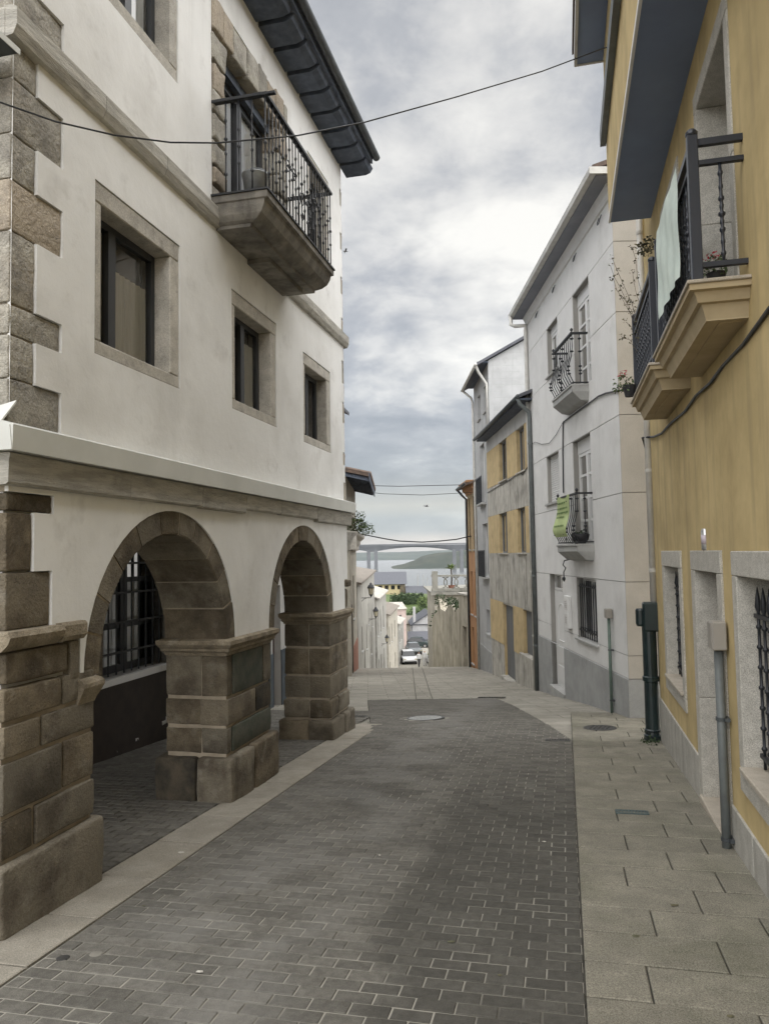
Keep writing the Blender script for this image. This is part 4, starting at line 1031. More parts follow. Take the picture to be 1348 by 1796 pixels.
# white down-pipe at the far corner, running into the green iron stand-pipe
m = MB(f); m.tube([(Y1+.03, -.03, 7.5), (Y1+.03, -.03, .9)], .042, 12); dp = m.build('downpipe', 'pipe_white', smooth=True)
for z in (1.5, 2.75, 4.3, 5.8): m = MB(f); m.tube([(Y1+.03, -.03, z-.02), (Y1+.03, -.03, z+.02)], .048, 12); m.build('pipe_clip', 'pipe_white', dp)
q = st(9.80, 1.105-.10)
gp = thing('standpipe', 'dark green cast iron pipe guard with a boxed head at the yellow house corner', 'pipe guard', (q[0], q[1], zg(q[1])-.03), math.atan2(U.y, U.x))
m = MB(gp); zb_ = 0; m.lathe(0, 0, [(.105, 0), (.105, .09), (.088, .10), (.085, .13), (.098, .14), (.098, .155), (.085, .165), (.082, .74), (.10, .75), (.10, .80), (.085, .81), (.085, 1.55)], 16); m.build('shaft', 'iron_green', smooth=False)
m = MB(gp); m.cbox(-.10, .08, -.13, .07, 1.36, 1.72, .02); m.lathe(.0, .09, [(.05, 1.42), (.065, 1.45), (.065, 1.62), (.05, 1.64)], 12); m.build('head_box', 'iron_green')
m = MB(gp); m.box(-.10, .06, -.145, -.10, .70, 1.64); m.build('back_plate', 'iron_green')
# meter conduit with a beige junction box
def conduit(name, label, F_, a, zbot, ztop, bw_, bh, mat, rad, w=-.05):
    p0 = F_.root.matrix_basis @ Vector(F_.p(a, w, zbot)); f2 = thing(name, label, 'conduit', p0, F_.root.rotation_euler.z)
    H = ztop-zbot
    m = MB(f2); m.tube([(0, 0, 0), (0, 0, H-bh)], rad, 12); m.build('pipe', mat, smooth=True)
    m = MB(f2); m.cbox(-bw_/2, bw_/2, -.05, .046, H-bh, H, .008); b = m.build('junction_box', 'plastic_grey')
    m = MB(f2); m.box(-bw_/2+.012, bw_/2-.012, -.056, -.049, H-bh+.012, H-.012); m.build('lid', 'plastic_grey', b)
    for z in (H*.16, H*.62):
        m = MB(f2); m.tube([(0, 0, z-.012), (0, 0, z+.012)], rad*1.22, 12); m.box(-rad*1.7, rad*1.7, rad*.5, .05, z-.012, z+.012); m.build('clip', 'gutter_metal')
conduit('conduit', 'grey conduit with a beige box beside the yellow house door', YH, 5.70, -.56, 1.24, .16, .20, 'pipe_grey', .031, -.06)
cn = thing('drink_can', 'small silver drink can standing on the lintel of the yellow house door', 'can', st(6.36, 1.105-.0)+(1.741,))
m = MB(cn); m.lathe(0, 0, [(.025, 0), (.032, .012), (.032, .155), (.026, .168), (.026, .172)], 16); m.build('body', 'can', smooth=True)
m = MB(cn); m.lathe(0, 0, [(.0325, .05), (.0325, .12)], 16); m.build('printed_band', 'can_red', smooth=True)
# cloth, flowers and plants on the balconies
p0 = YH.root.matrix_basis @ Vector(YH.p(5.38, -.325, 3.34))
cl_ = thing('draped_cloth', 'pale mint cloth sheet hung over the near cream balcony railing', 'cloth', p0, YH.root.rotation_euler.z)
m = MB(cl_); nx, nz = 30, 22; vs = []
for k in range(nz+1):
    for i in range(nx+1):
        x = -.50+1.0*i/nx; z = .13+.71*k/nz; ed = (1-k/nz)
        vs.append((x, -.014-.006*math.sin(i*.75+k*.10)*(.3+ed)-.004*math.sin(i*.31+k*.45)-.006*ed, z+.02*ed*math.sin(i*.12)))
m.add(vs, [(k*(nx+1)+i, k*(nx+1)+i+1, (k+1)*(nx+1)+i+1, (k+1)*(nx+1)+i) for k in range(nz) for i in range(nx)])
m.build('sheet', 'cloth_mint', smooth=True, recalc=False)
def geranium(name, label, F_, a, w, z, sz, seed, trough=True):
    p = F_.root.matrix_basis @ Vector(F_.p(a, w, z)); g = thing(name, label, 'flowers', p, F_.root.rotation_euler.z)
    m = MB(g); m.lathe(0, 0, [(.05*sz, 0), (.075*sz, .11*sz), (.08*sz, .12*sz), (.07*sz, .12*sz)], 12); m.build('pot', 'terracotta_pot')
    foliage(g, 'leaves', [((0, 0, .17*sz), (.12*sz, .10*sz, .08*sz))], 140, .035*sz, 'leaf', seed=seed)
    foliage(g, 'blossom', [((.03*sz, -.03*sz, .24*sz), (.08*sz, .06*sz, .04*sz))], 40, .025*sz, 'flower', seed=seed+1)
geranium('flower_pot', 'red geranium in a dark pot on the near cream balcony floor', YH, 4.78, -.15, 3.335, .75, 3)
p = YH.root.matrix_basis @ Vector(YH.p(8.28, -.36, 3.52)); g = thing('flower_pot', 'red geranium hanging out over the far cream balcony corner', 'flowers', p, YH.root.rotation_euler.z)
m = MB(g); m.lathe(0, 0, [(.05, -.12), (.07, -.02), (.072, 0), (.06, 0)], 12); m.build('pot', 'terracotta_pot')
foliage(g, 'leaves', [((0, -.05, .02), (.14, .12, .09)), ((-.12, -.10, .0), (.10, .08, .06))], 120, .04, 'leaf', seed=31)
foliage(g, 'blossom', [((.0, -.06, .13), (.06, .05, .04))], 34, .028, 'flower', seed=32)
p = YH.root.matrix_basis @ Vector(YH.p(7.85, -.18, 3.36)); g = thing('climbing_plant', 'thin straggling plant rising above the far cream balcony', 'plant', p, YH.root.rotation_euler.z)
m = MB(g); m.lathe(0, 0, [(.07, 0), (.10, .16), (.105, .17), (.09, .17)], 12); m.build('pot', 'terracotta_pot')
rp = random.Random(5); stems = MB(g); bl = []
for k in range(9):
    x, y, z = 0, 0, .15; pts = [(x, y, z)]; ex, ez = rp.uniform(-.95, .05), rp.uniform(.55, 1.55)
    for i in range(1, 8):
        u = i/7; pts.append((ex*u**1.6+rp.uniform(-.02, .02), -.12*u+rp.uniform(-.02, .02)-.10*(k % 3)*u, .15+ez*u-.25*max(0, u-.7)))
        if i > 3: bl.append(((pts[-1][0], pts[-1][1], pts[-1][2]), (.035, .035, .03)))
    stems.tube(pts, .0025, 4)
stems.build('stems', 'bark'); foliage(g, 'leaves', bl, 250, .03, 'leaf_dry', seed=8)
foliage(g, 'tuft', [((-.02, 0, 1.50), (.20, .10, .05))], 130, .045, 'leaf_dry', seed=9)
# wall cable
def cable(name, label, pts, r, mat='iron', n=6):
    o = MB(); o.tube(pts, r, n); ob = o.build(name, mat); tag(ob, label, 'cable'); return ob
def onY(a, w, z): v = YH.root.matrix_basis @ Vector(YH.p(a, w, z)); return (v.x, v.y, v.z)
pts = [onY(a, -.012-.006*math.sin(a*9), z) for a, z in ((1, 3.02), (2.5, 3.0), (4.2, 3.01), (4.8, 2.985), (5.4, 3.0), (5.8, 2.97), (6.4, 3.0), (7.0, 2.98), (7.8, 3.02), (8.6, 3.03), (9.3, 3.10), (9.7, 3.16))]+[onY(9.83, -.09, 3.17), onY(9.93, -.06, 3.12), onY(9.98, -.02, 2.95), onY(9.97, .0, 2.6)]
cable('wall_cable', 'black cable bundle clipped along the yellow house wall under the balconies', pts, .013)

for i, (s_, t_, n_, lab) in enumerate(((9.5, .93, 70, 'small weeds growing at the foot of the green pipe guard'), (10.3, 1.05, 90, 'low weeds in the gap between the yellow and the rendered house'))):
    x, y = st(s_, t_); g = thing('weeds', lab, 'weeds', (x, y, zg(y)))
    foliage(g, 'leaves', [((0, 0, .02), (.10, .16, .035)), ((.08, .12, .02), (.08, .10, .03))], n_, .045, 'leaf_dark', seed=60+i)
# ================================================================== WHITE RENDERED HOUSE (right, middle)
WH = Frame('rendered_house', 'pale grey rendered house with grooved panels and two bellied iron balconies', 'house', (3.57, 10.95), (-.011, 1), False, -1.6)
f = WH
D0, D1, WT = .16, 6.62, 7.28
UA, UB = (1.50, 2.56, 4.66, 6.47), (3.70, 4.64, 5.44, 6.49)
MA, MBx = (1.70, 2.86, 1.90, 3.79), (3.93, 5.02, 2.77, 3.79)
GW, GD = (1.64, 2.90, .16, 1.27), (3.92, 5.06, -1.12, 1.29)
WHO = [UA, UB, MA, MBx, GW, GD]
JZ = [-.15, .19, 1.28, 2.62, 3.80, 5.38, 6.48, WT]
for z0, z1 in zip(JZ[:-1], JZ[1:]):
    g = .006; hs = []
    for h in WHO:
        if h[3] > z0+.02 and h[2] < z1-.02: hs.append((h[0], h[1], max(h[2], z0+g), min(h[3], z1-g)))
    cut = [h for h in hs if h[2] <= z0+g+1e-6 and h[3] >= z1-g-1e-6]      # a doorway parts the panel
    for x0, x1 in ([(D0, cut[0][0]), (cut[0][1], D1)] if cut else [(D0, D1)]):
        m = MB(f); wallgrid(m, x0, x1, z0+g, z1-g, [h for h in hs if h not in cut and x0 <= h[0] < x1], 0., .02); m.build('render_panel', 'white_panel')
    m = MB(f); m.box(D0-.018, D0, .0, 3.4, z0+g, z1-g); m.build('side_panel', 'warm_panel')
m = MB(f); wallgrid(m, D0, D1, -1.7, WT, WHO, .014, .26, outer=False); m.build('wall', 'groove')
m = MB(f); m.box(D0-.004, D0+.05, .01, 3.4, -1.7, WT); m.build('wall_side', 'groove')
m = MB(f); m.box(D1, D1+.02, .0, 4, -1.7, WT); m.build('wall_side', 'white_panel')
# grey plinth
m = MB(f); wallgrid(m, D0-.03, D1, -1.8, -.16, [(GD[0], GD[1], -1.8, -.1)], -.016, .2, outer=False); m.box(D0-.034, D0-.017, -.016, 3.4, -1.8, -.16); m.quad((D0-.03, -.016, -.16), (D1, -.016, -.16), (D1, .0, -.15), (D0-.03, .0, -.15)); m.build('plinth', 'grey_plinth')
# openings
window(f, UA[0], UA[1], UA[2], UA[3]-.22, .11, 'frame_white', 2, 4, .06, glass='glass_dark', name='balcony_door')
window(f, MA[0], MA[1], MA[2], MA[3]-.24, .11, 'frame_white', 2, 4, .06, glass='glass_dark', name='balcony_door')
window(f, UB[0], UB[1], UB[2], UB[3]-.16, .11, 'frame_white', 2, 2, .06, glass='glass_dark')
for h, t in ((UA, .22), (MA, .24), (UB, .16)):
    m = MB(f); m.box(h[0], h[1], .10, .25, h[3]-t+.001, h[3]); m.build('blind_box', 'shutter')
m = MB(f)
nsl = 22
for i in range(nsl):
    z = MBx[2]+(MBx[3]-MBx[2])*i/nsl; m.sweep_w([(.10, z+.003), (.092, z+.012), (.092, z+.034), (.10, z+.044), (.11, z+.044), (.11, z+.003)], MBx[0]+.02, MBx[1]-.02)
sh = m.build('roller_shutter', 'shutter')
m = MB(f); m.box(MBx[0], MBx[1], .111, .12, MBx[2], MBx[3]); m.build('shutter_back', 'shutter', sh)
for h in (MBx, GW, UB): m = MB(f); m.cbox(h[0]-.05, h[1]+.05, -.05, .2, h[2]-.035, h[2]+.004, .006); m.build('sill', 'balc_grey')
window(f, GW[0], GW[1], GW[2]+.02, GW[3], .13, 'frame_white', 2, 1, .06, glass='glass_dark')
gr = MB(f); gr.box(GW[0], GW[1], .04, .055, GW[2]+.14, GW[2]+.165); gri = gr.build('grille', 'iron'); gr = MB(f); gr.box(GW[0], GW[1], .04, .055, GW[3]-.17, GW[3]-.145); gr.build('cross_bar', 'iron', gri)
mm = MB(); mm.lathe(0, 0, [(.012, 0), (.012, .15), (.018, .16), (.018, .18), (.012, .19), (.012, .9), (.02, .93), (.002, 1.04)], 6); me = mm.mesh('grille_bar', 'iron', True)
for i in range(9): inst('grille_bar', me, gri, f.p(GW[0]+.08+(GW[1]-GW[0]-.16)*i/8, .047, GW[2]+.03))
# white panelled door with a fanlight
m = MB(f); m.box(GD[0], GD[1], .11, .16, GD[2]+.06, .93); d = m.build('door', 'white_door')
for (q0, q1, z0, z1) in ((.14, .86, -.95, -.62), (.14, .86, -.55, -.22)):
    m = MB(f); L = GD[1]-GD[0]; m.cbox(GD[0]+L*q0, GD[0]+L*q1, .095, .112, z0, z1, .012); m.build('door_panel', 'white_door', d)
m = MB(f); cx = (GD[0]+GD[1])/2
m.tube([(cx-.28, .108, -.10), (cx-.28, .108, .45)]+[(cx-.28*math.cos(t), .108, .45+.22*math.sin(t)) for t in [math.pi*i/10 for i in range(1, 10)]]+[(cx+.28, .108, .45), (cx+.28, .108, -.10), (cx-.28, .108, -.10)], .014, 5); m.build('door_moulding', 'white_door', d)
m = MB(f); m.box(GD[0]+.07, GD[0]+.09, .06, .11, -.12, -.09); m.box(GD[0]+.07, GD[0]+.18, .055, .07, -.115, -.095); m.build('handle', 'iron', d)
window(f, GD[0]+.02, GD[1]-.02, .94, GD[3], .11, 'frame_white', 1, 1, .05, glass='glass_dark', name='fanlight')
m = MB(f); m.cbox(GD[0]-.03, GD[1]+.03, -.06, .24, -1.7, GD[2]+.055, .008); m.build('door_step', 'balc_grey')
# bellied balconies
def bellied(a0, a1, zf, zt, pj):
    st_ = [(pj, zf), (pj, zf-.03), (pj-.02, zf-.035), (pj-.02, zf-.13), (pj*.45, zf-.27), (.02, zf-.30)]
    vs = []; fs = []
    for o, z in st_:
        e = (pj-o)*.25; vs += [(a0+e, .0, z), (a0+e, -o, z), (a1-e, -o, z), (a1-e, .0, z)]
    for i in range(len(st_)-1):
        for k in range(3): fs.append((4*i+k, 4*i+k+1, 4*i+k+5, 4*i+k+4))
    fs += [(0, 1, 2, 3), tuple(4*(len(st_)-1)+k for k in range(4))]
    m = MB(f); m.add(vs, fs); b = m.build('balcony', 'balc_grey')
    H = zt-zf
    prof = [(0, .03), (.0, .05), (.03, .12), (.075, .22), (.08, .30), (.05, .42), (.015, .55), (.0, .70), (0, .95)]
    def barm(bulge, knob):
        mm = MB(); mm.tube([(0, -o*bulge, H*k) for o, k in prof], .009, 6)
        if knob:
            for k in (.2, .26, .34, .62, .86): 
                o = np.interp(k, [q for _, q in prof], [q for q, _ in prof]); mm.lathe(0, -o*bulge, [(.008, H*k-.02), (.03, H*k-.008), (.03, H*k+.008), (.008, H*k+.02)], 8)
        return mm.mesh('baluster', 'iron', True)
    plain, orn, side = barm(1., False), barm(1., True), barm(0., True)
    n = 10
    for i in range(n+1): inst('baluster', orn if i in (0, n, n//2) else plain, b, f.p(a0+.04+(a1-a0-.08)*i/n, -pj+.05, zf))
    for a in (a0+.04, a1-.04): inst('baluster', side, b, f.p(a, -pj*.42, zf))
    m = MB(f); m.box(a0+.01, a1-.01, -pj+.02, -pj+.075, zt-.05, zt-.02)
    for a in (a0+.01, a1-.07): m.box(a, a+.06, -pj+.075, .01, zt-.05, zt-.02)
    for a in (a0+.04, a1-.04): m.lathe(a, -pj+.048, [(.008, zt-.02), (.014, zt), (.028, zt+.02), (.026, zt+.035), (.004, zt+.06)], 8)
    m.build('handrail', 'iron', b)
    m = MB(f); m.box(a0+.01, a1-.01, -pj+.03, -pj+.07, zf+.02, zf+.04)
    for a in (a0+.02, a1-.06): m.box(a, a+.04, -pj+.07, .01, zf+.02, zf+.04)
    m.build('bottom_rail', 'iron', b)
    return b
bellied(1.66, 3.06, 4.63, 5.56, .31); bmid = bellied(1.66, 3.06, 1.88, 2.78, .31)
# eaves, gutter, down-pipe
m = MB(f); m.box(D0-.28, D1+.1, -.31, 3.4, 7.38, 7.42); m.build('eave_soffit', 'soffit_grey')
m = MB(f); m.sweep_w([(0, 7.18), (-.03, 7.19), (-.05, 7.28), (-.09, 7.36), (-.09, 7.379), (0, 7.379)], D0-.05, D1); m.build('cornice', 'white_panel')
m = MB(f); m.box(D0-.05, D0-.02, .0, 3.4, 7.18, 7.379); m.build('cornice', 'warm_panel')
m = MB(f); m.box(D0-.30, D1+.12, -.345, -.311, 7.40, 7.47); m.sweep_w([(-.345, 7.40), (-.405, 7.41), (-.42, 7.49), (-.41, 7.49), (-.395, 7.42), (-.345, 7.415)], D0-.30, D1+.12); m.box(D0-.32, D0-.285, -.42, 3.4, 7.395, 7.50); m.build('gutter', 'pipe_white')
m = MB(f); roof_slab(m, D0-.28, D1+.1, -.36, 2.5, 7.48, 8.5, .07); m.build('roof', 'tile')
m = MB(f); m.tube([(D1-.02, -.38, 7.42), (D1-.02, -.38, 7.22), (D1-.06, -.30, 7.17), (D1-.10, -.06, 7.17), (D1-.10, -.055, 7.08), (D1-.10, -.055, -1.5)], .045, 10); dp = m.build('downpipe', 'pipe_white', smooth=True)
for z in (-.2, 1.3, 2.8, 4.4, 6.0): m = MB(f); m.tube([(D1-.10, -.055, z-.02), (D1-.10, -.055, z+.02)], .052, 10); m.build('pipe_clip', 'pipe_white', dp)
for d_ in (.7, 2.2, 3.8, 5.4):
    m = MB(f); m.tube([(d_-.06, -.012, 7.13), (d_-.06, -.04, 7.05), (d_-.03, -.05, 7.0), (d_+.03, -.05, 7.0), (d_+.06, -.04, 7.05), (d_+.06, -.012, 7.13)], .008, 5); m.build('wire_hook', 'iron')
# things on the white house
conduit('conduit', 'slim green conduit with a grey box on the pale rendered house', WH, .82, -.86, .84, .12, .15, 'pipe_green', .024, -.06)
def onW(a, w, z): v = WH.root.matrix_basis @ Vector(WH.p(a, w, z)); return (v.x, v.y, v.z)
mb_ = thing('meter_box', 'white double meter box on the wall beside the white panelled door', 'meter box', onW(3.40, -.03, .28), WH.root.rotation_euler.z)
m = MB(mb_); m.cbox(-.14, .14, -.05, .03, 0, .62, .01); m.build('case', 'frame_white')
for z in (.05, .35):
    m = MB(mb_); m.box(-.11, .11, -.056, -.049, z, z+.22); d2 = m.build('small_door', 'white_panel')
    for k in range(4): m = MB(mb_); m.box(-.07, .07, -.059, -.055, z+.05+.035*k, z+.06+.035*k); m.build('vent_slot', 'plastic_grey', d2)
lb = thing('iron_bracket', 'black scrolled iron lamp bracket under the lower bellied balcony', 'bracket', onW(3.2, -.03, 1.3), WH.root.rotation_euler.z)
m = MB(lb); m.tube([(0, 0, .30), (0, -.10, .28), (0, -.13, .20), (0, -.08, .14), (0, -.12, .06), (0, -.12, -.03)], .012, 6); m.lathe(0, -.12, [(.01, -.02), (.03, -.05), (.03, -.08), (.005, -.12)], 8); m.build('arm', 'iron')
bn = thing('green_banner', 'lime green printed banner hung on the lower bellied balcony railing', 'banner', onW(2.45, -.272, 1.90), WH.root.rotation_euler.z)
m = MB(bn); nx, nz = 10, 20; vs = []
for k in range(nz+1):
    for i in range(nx+1):
        z = .12+.74*k/nz; o = np.interp(z/.9, [.03, .12, .22, .30, .42, .55, .70, 1], [0, .03, .075, .08, .05, .015, 0, 0])
        vs.append((-.60+.95*i/nx*(.93+.07*k/nz)+.02, -o-.014-.01*math.sin(i*.9+k*.3), z))
m.add(vs, [(k*(nx+1)+i, k*(nx+1)+i+1, (k+1)*(nx+1)+i+1, (k+1)*(nx+1)+i) for k in range(nz) for i in range(nx)]); bs = m.build('sheet', 'cloth_green', smooth=True, recalc=False)
for (z, l, r_) in ((.72, -.42, .12), (.62, -.48, .25), (.54, -.48, .28), (.46, -.44, .10), (.30, -.46, .20)):
    m = MB(bn); o = np.interp(z/.9, [.03, .12, .22, .30, .42, .55, .70, 1], [0, .03, .075, .08, .05, .015, 0, 0])
    x = l
    while x < r_:
        L = random.uniform(.03, .10); m.quad((x, -o-.032, z), (x+L, -o-.032, z), (x+L, -o-.032, z+.032), (x, -o-.032, z+.032)); x += L+.02
    m.build('print_line', 'print_dark', bs)
pl = thing('planter', 'dark oval planter standing on the lower bellied balcony floor', 'planter', onW(1.98, -.15, 1.885), WH.root.rotation_euler.z)
m = MB(pl); m.lathe(0, 0, [(.09, 0), (.14, .07), (.16, .16), (.15, .17), (.14, .16)], 14); m.build('bowl', 'terracotta_pot', smooth=True)
foliage(pl, 'leaves', [((0, 0, .18), (.13, .12, .04))], 70, .05, 'leaf_dark', seed=4)
wc = [(-.55, 4.02), (-.2, 4.10), (.25, 4.18), (.7, 4.25), (1.1, 4.285), (1.77, 4.28), (2.7, 4.28), (3.34, 4.27)]
cable('wall_cable', 'dark cable running under the upper bellied balcony of the pale rendered house', [onW(a, -.02, z) for a, z in wc]+[onW(3.42, -.02, 4.22), onW(3.5, -.02, 3.7), onW(3.55, -.02, 2.9)], .014)
cable('wall_cable', 'thin cable sagging to the downpipe of the pale rendered house', [onW(a, -.02, z) for a, z in ((3.36, 4.29), (4.0, 4.12), (4.6, 4.04), (5.3, 4.12), (5.93, 4.27), (6.5, 4.3))], .006)

# ================================================================== OCHRE PATCHED HOUSE
PH = Frame('patched_house', 'narrow house of ochre panels and bare stained concrete bands', 'house', (3.52, 17.45), (-.038, 1), False, -2.1)
f = PH; L1 = 6.1
o_ = -.36
wins = [(1.15+o_, 2.06+o_, 3.79, 4.92), (3.34+o_, 4.40+o_, 3.80, 4.94), (1.28+o_, 2.2+o_, 1.74, 2.88), (3.50+o_, 4.68+o_, 1.74, 2.88)]
drs = [(.80+o_, 1.85+o_, -.80, .30), (3.02+o_, 4.42+o_, -1.75, .28)]
m = MB(f); wallgrid(m, 0, L1, -2.4, 5.32, wins+drs, .012, .24, outer=False)
m.quad((0, .012, -2.4), (0, 4, -2.4), (0, 4, 5.3), (0, .012, 5.3)); m.quad((L1, .012, -2.4), (L1, 4, -2.4), (L1, 4, 5.3), (L1, .012, 5.3)); m.build('wall', 'concrete')
def panels(z0, z1, hs, mat):
    cuts = sorted([0, L1]+[x for h in hs for x in (h[0], h[1])])
    for a, b in zip(cuts[:-1], cuts[1:]):
        c = (a+b)/2
        if any(h[0] < c < h[1] for h in hs): continue
        m = MB(f); m.cbox(a+.002, b-.002, -.004, .02, z0, z1, .005); m.build('ochre_panel', mat)
panels(3.78, 4.93, wins[:2], 'ochre'); panels(1.74, 2.88, wins[2:], 'ochre'); panels(-.9, .32, drs, 'ochre')
for (z0, z1, mt) in ((4.935, 5.32, 'offwhite'), (2.885, 3.775, 'concrete'), (.325, 1.735, 'concrete')):
    m = MB(f); m.cbox(0, L1, -.002, .011, z0, z1, .004); m.build('concrete_band', mt)
for h in wins+drs:     # ochre painted reveals
    for a in (h[0]+.002, h[1]-.002): m = MB(f); m.box(a-.003, a+.003, .014, .09, h[2], h[3]-.001); m.build('reveal', 'ochre')
for h in wins:
    m = MB(f); m.cbox(h[0]-.04, h[1]+.04, -.05, .22, h[2]-.04, h[2]+.003, .006); m.build('sill', 'concrete')
    window(f, h[0], h[1], h[2], h[3], .10, 'door_grey', 2, 1, .05, [(.05, .95, 0, .5)] if h[2] > 3 else 0, glass='glass_dark')
for h in drs:
    m = MB(f); m.box(h[0], h[1], .10, .14, h[2], h[3]); d = m.build('door', 'door_grey')
    for k in range(4): m = MB(f); q = h[0]+(h[1]-h[0])*k/4; m.box(q+.01, q+(h[1]-h[0])/4-.01, .09, .101, h[2]+.02, h[3]-.02); m.build('door_board', 'door_grey', d)
m = MB(f); m.cbox(drs[0][0]-.5, drs[0][1]+.25, -.07, .2, -2.3, -.80, .02, .006); m.cbox(drs[1][0]-.1, drs[1][1]+.1, -.10, .2, -2.3, -1.76, .02, .006); m.build('stone_step', 'concrete')
m = MB(f); m.box(-.25, L1+.1, -.30, .5, 5.32, 5.36); m.build('eave_board', 'wood_dark')
m = MB(f); roof_slab(m, -.3, L1+.12, -.34, 3.6, 5.37, 6.9, .08); m.build('roof', 'slate')
m = MB(f); m.tube([(-.28, -.37, 5.40), (L1+.12, -.37, 5.38)], .05, 10); m.build('gutter', 'gutter_metal', smooth=True)
m = MB(f); m.tube([(-.20, -.36, 5.38), (-.18, -.30, 5.22), (-.14, -.09, 5.05), (-.14, -.08, 4.9), (-.14, -.08, -1.5)], .05, 10); dp = m.build('downpipe', 'pipe_grey', smooth=True)
for z in (-.4, 1.2, 2.8, 4.3): m = MB(f); m.tube([(-.14, -.08, z-.02), (-.14, -.08, z+.02)], .058, 10); m.build('pipe_clip', 'pipe_grey', dp)
def onP(a, w, z): v = PH.root.matrix_basis @ Vector(PH.p(a, w, z)); return (v.x, v.y, v.z)
cable('wall_cable', 'dark cable along the upper concrete band of the ochre patched house', [onP(a, -.02, z) for a, z in ((.2, 3.86), (.8, 3.75), (1.0, 3.68), (1.3, 3.78), (2.5, 3.72), (4, 3.70), (6.0, 3.66))], .010)

# ================================================================== TALL WHITE HOUSE, TERRACOTTA HOUSE
def simple_house(name, label, P, D, left, L, depth, zb, zt, wall, wins, roofmat='tile', eave=.3, soffit='wood_dark', ridge=1.2, frame='frame_white', cat='house', roofover=.15, group=None, pitch=True, sills=True):
    F_ = Frame(name, label, cat, P, D, left, zb+.3, group)
    m = MB(F_); wallgrid(m, 0, L, zb, zt, wins, 0, .18, outer=False)
    m.quad((0, 0, zb), (0, depth, zb), (0, depth, zt), (0, 0, zt)); m.quad((L, 0, zb), (L, depth, zb), (L, depth, zt), (L, 0, zt)); m.quad((0, depth, zb), (L, depth, zb), (L, depth, zt), (0, depth, zt))
    if pitch:
        m.add([(0, 0, zt), (0, depth, zt), (0, depth/2, zt+ridge)], [(0, 1, 2)]); m.add([(L, 0, zt), (L, depth, zt), (L, depth/2, zt+ridge)], [(0, 1, 2)])
    m.build('wall', wall)
    for h in wins:
        if len(h) > 4 and h[4] == 'door':
            m = MB(F_); m.box(h[0], h[1], .13, .16, h[2], h[3]); m.build('door', 'door_brown'); continue
        window(F_, h[0], h[1], h[2], h[3], .12, frame, 2 if h[1]-h[0] > .5 else 1, 1, .05, glass='glass_dark')
        if sills: m = MB(F_); m.cbox(h[0]-.05, h[1]+.05, -.05, .1, h[2]-.05, h[2]-.003, .006); m.build('sill', 'balc_grey')
    m = MB(F_)
    if pitch:
        k = ridge/(depth/2); roof_slab(m, -roofover, L+roofover, -eave, depth/2, zt-eave*k+.03, zt+ridge+.03, .09); roof_slab(m, -roofover, L+roofover, depth+eave, depth/2, zt-eave*k+.03, zt+ridge+.03, .09)
    else: roof_slab(m, -roofover, L+roofover, -eave, depth, zt+.02, zt+ridge, .09)
    rf = m.build('roof', roofmat)
    return F_
TW = simple_house('tall_house', 'tall narrow white house with a bare gable above the patched house', (3.42, 23.62), (-.01, 1), False, 3.6, 4.5, -2.9, 7.95, 'bluewhite',
    [(.45, 1.15, 6.45, 7.3), (1.95, 2.6, 6.45, 7.3), (1.3, 2.35, 3.45, 5.5), (1.0, 2.2, .95, 2.75), (1.0, 1.75, -.95, -.15)], 'slate', .38, ridge=1.25)
f = TW
m = MB(f); m.box(-.1, 3.7, -.36, .0, 7.87, 7.90); m.build('eave_soffit', 'wood_dark')
m = MB(f); m.tube([(-.15, -.42, 7.80), (3.75, -.42, 7.80)], .05, 8); m.tube([(-.1, -.42, 7.80), (.1, -.30, 7.6), (.06, -.05, 7.2), (.06, -.05, 5.6)], .045, 8); m.tube([(3.62, -.42, 7.78), (3.6, -.1, 7.5), (3.55, -.06, 7.3), (3.55, -.06, -2.6)], .045, 8); m.build('gutter', 'pipe_white', smooth=True)
for (a0, a1, zf) in ((1.15, 2.5, 3.45), (.85, 2.35, .95)):
    m = MB(f); m.box(a0, a1, -.16, 0, zf-.06, zf); b = m.build('balcony', 'balc_grey')
    m = MB(f); m.box(a0, a1, -.16, -.14, zf+.86, zf+.9); m.build('handrail', 'iron', b)
    mm = MB(); mm.box(-.01, .01, -.01, .01, 0, .87); me = mm.mesh('baluster', 'iron')
    for i in range(12): inst('baluster', me, b, f.p(a0+.02+(a1-a0-.04)*i/11, -.15, zf))
m = MB(f); m.box(0, 3.6, -.02, .0, -2.8, -1.5); m.build('plinth', 'grey_plinth')
TH = simple_house('terracotta_house', 'orange terracotta plastered house with tall window frames and a moulded cornice', (3.38, 27.28), (-.03, 1), False, 2.3, 5, -3.4, 4.35, 'terracotta',
    [(.3, .8, 1.9, 3.9), (1.35, 1.85, 1.9, 3.9), (.3, .8, -.6, 1.05), (1.35, 1.85, -.6, 1.05), (1.3, 1.9, -2.5, -1.1)], 'tile', .40, ridge=.9, frame='frame_white')
f = TH
m = MB(f); m.sweep_w([(0, 4.0), (-.05, 4.02), (-.08, 4.12), (-.18, 4.2), (-.2, 4.3), (-.33, 4.38), (-.34, 4.46), (0, 4.46)], -.02, 2.32); m.build('cornice', 'terracotta')
for h in ((.3, .8, 1.9, 3.9), (1.35, 1.85, 1.9, 3.9)):
    m = MB(f); m.box(h[0]-.14, h[0], -.03, .05, h[2]-.1, h[3]+.14); m.box(h[1], h[1]+.14, -.03, .05, h[2]-.1, h[3]+.14); m.box(h[0], h[1], -.031, .05, h[3], h[3]+.14); m.build('window_trim', 'cream')
m = MB(f); m.tube([(-.02, -.40, 4.33), (2.45, -.40, 4.31)], .05, 8); m.tube([(2.3, -.40, 4.3), (2.28, -.2, 4.05), (2.26, -.05, 3.9), (2.26, -.05, -3)], .045, 8); m.build('gutter', 'gutter_metal', smooth=True)
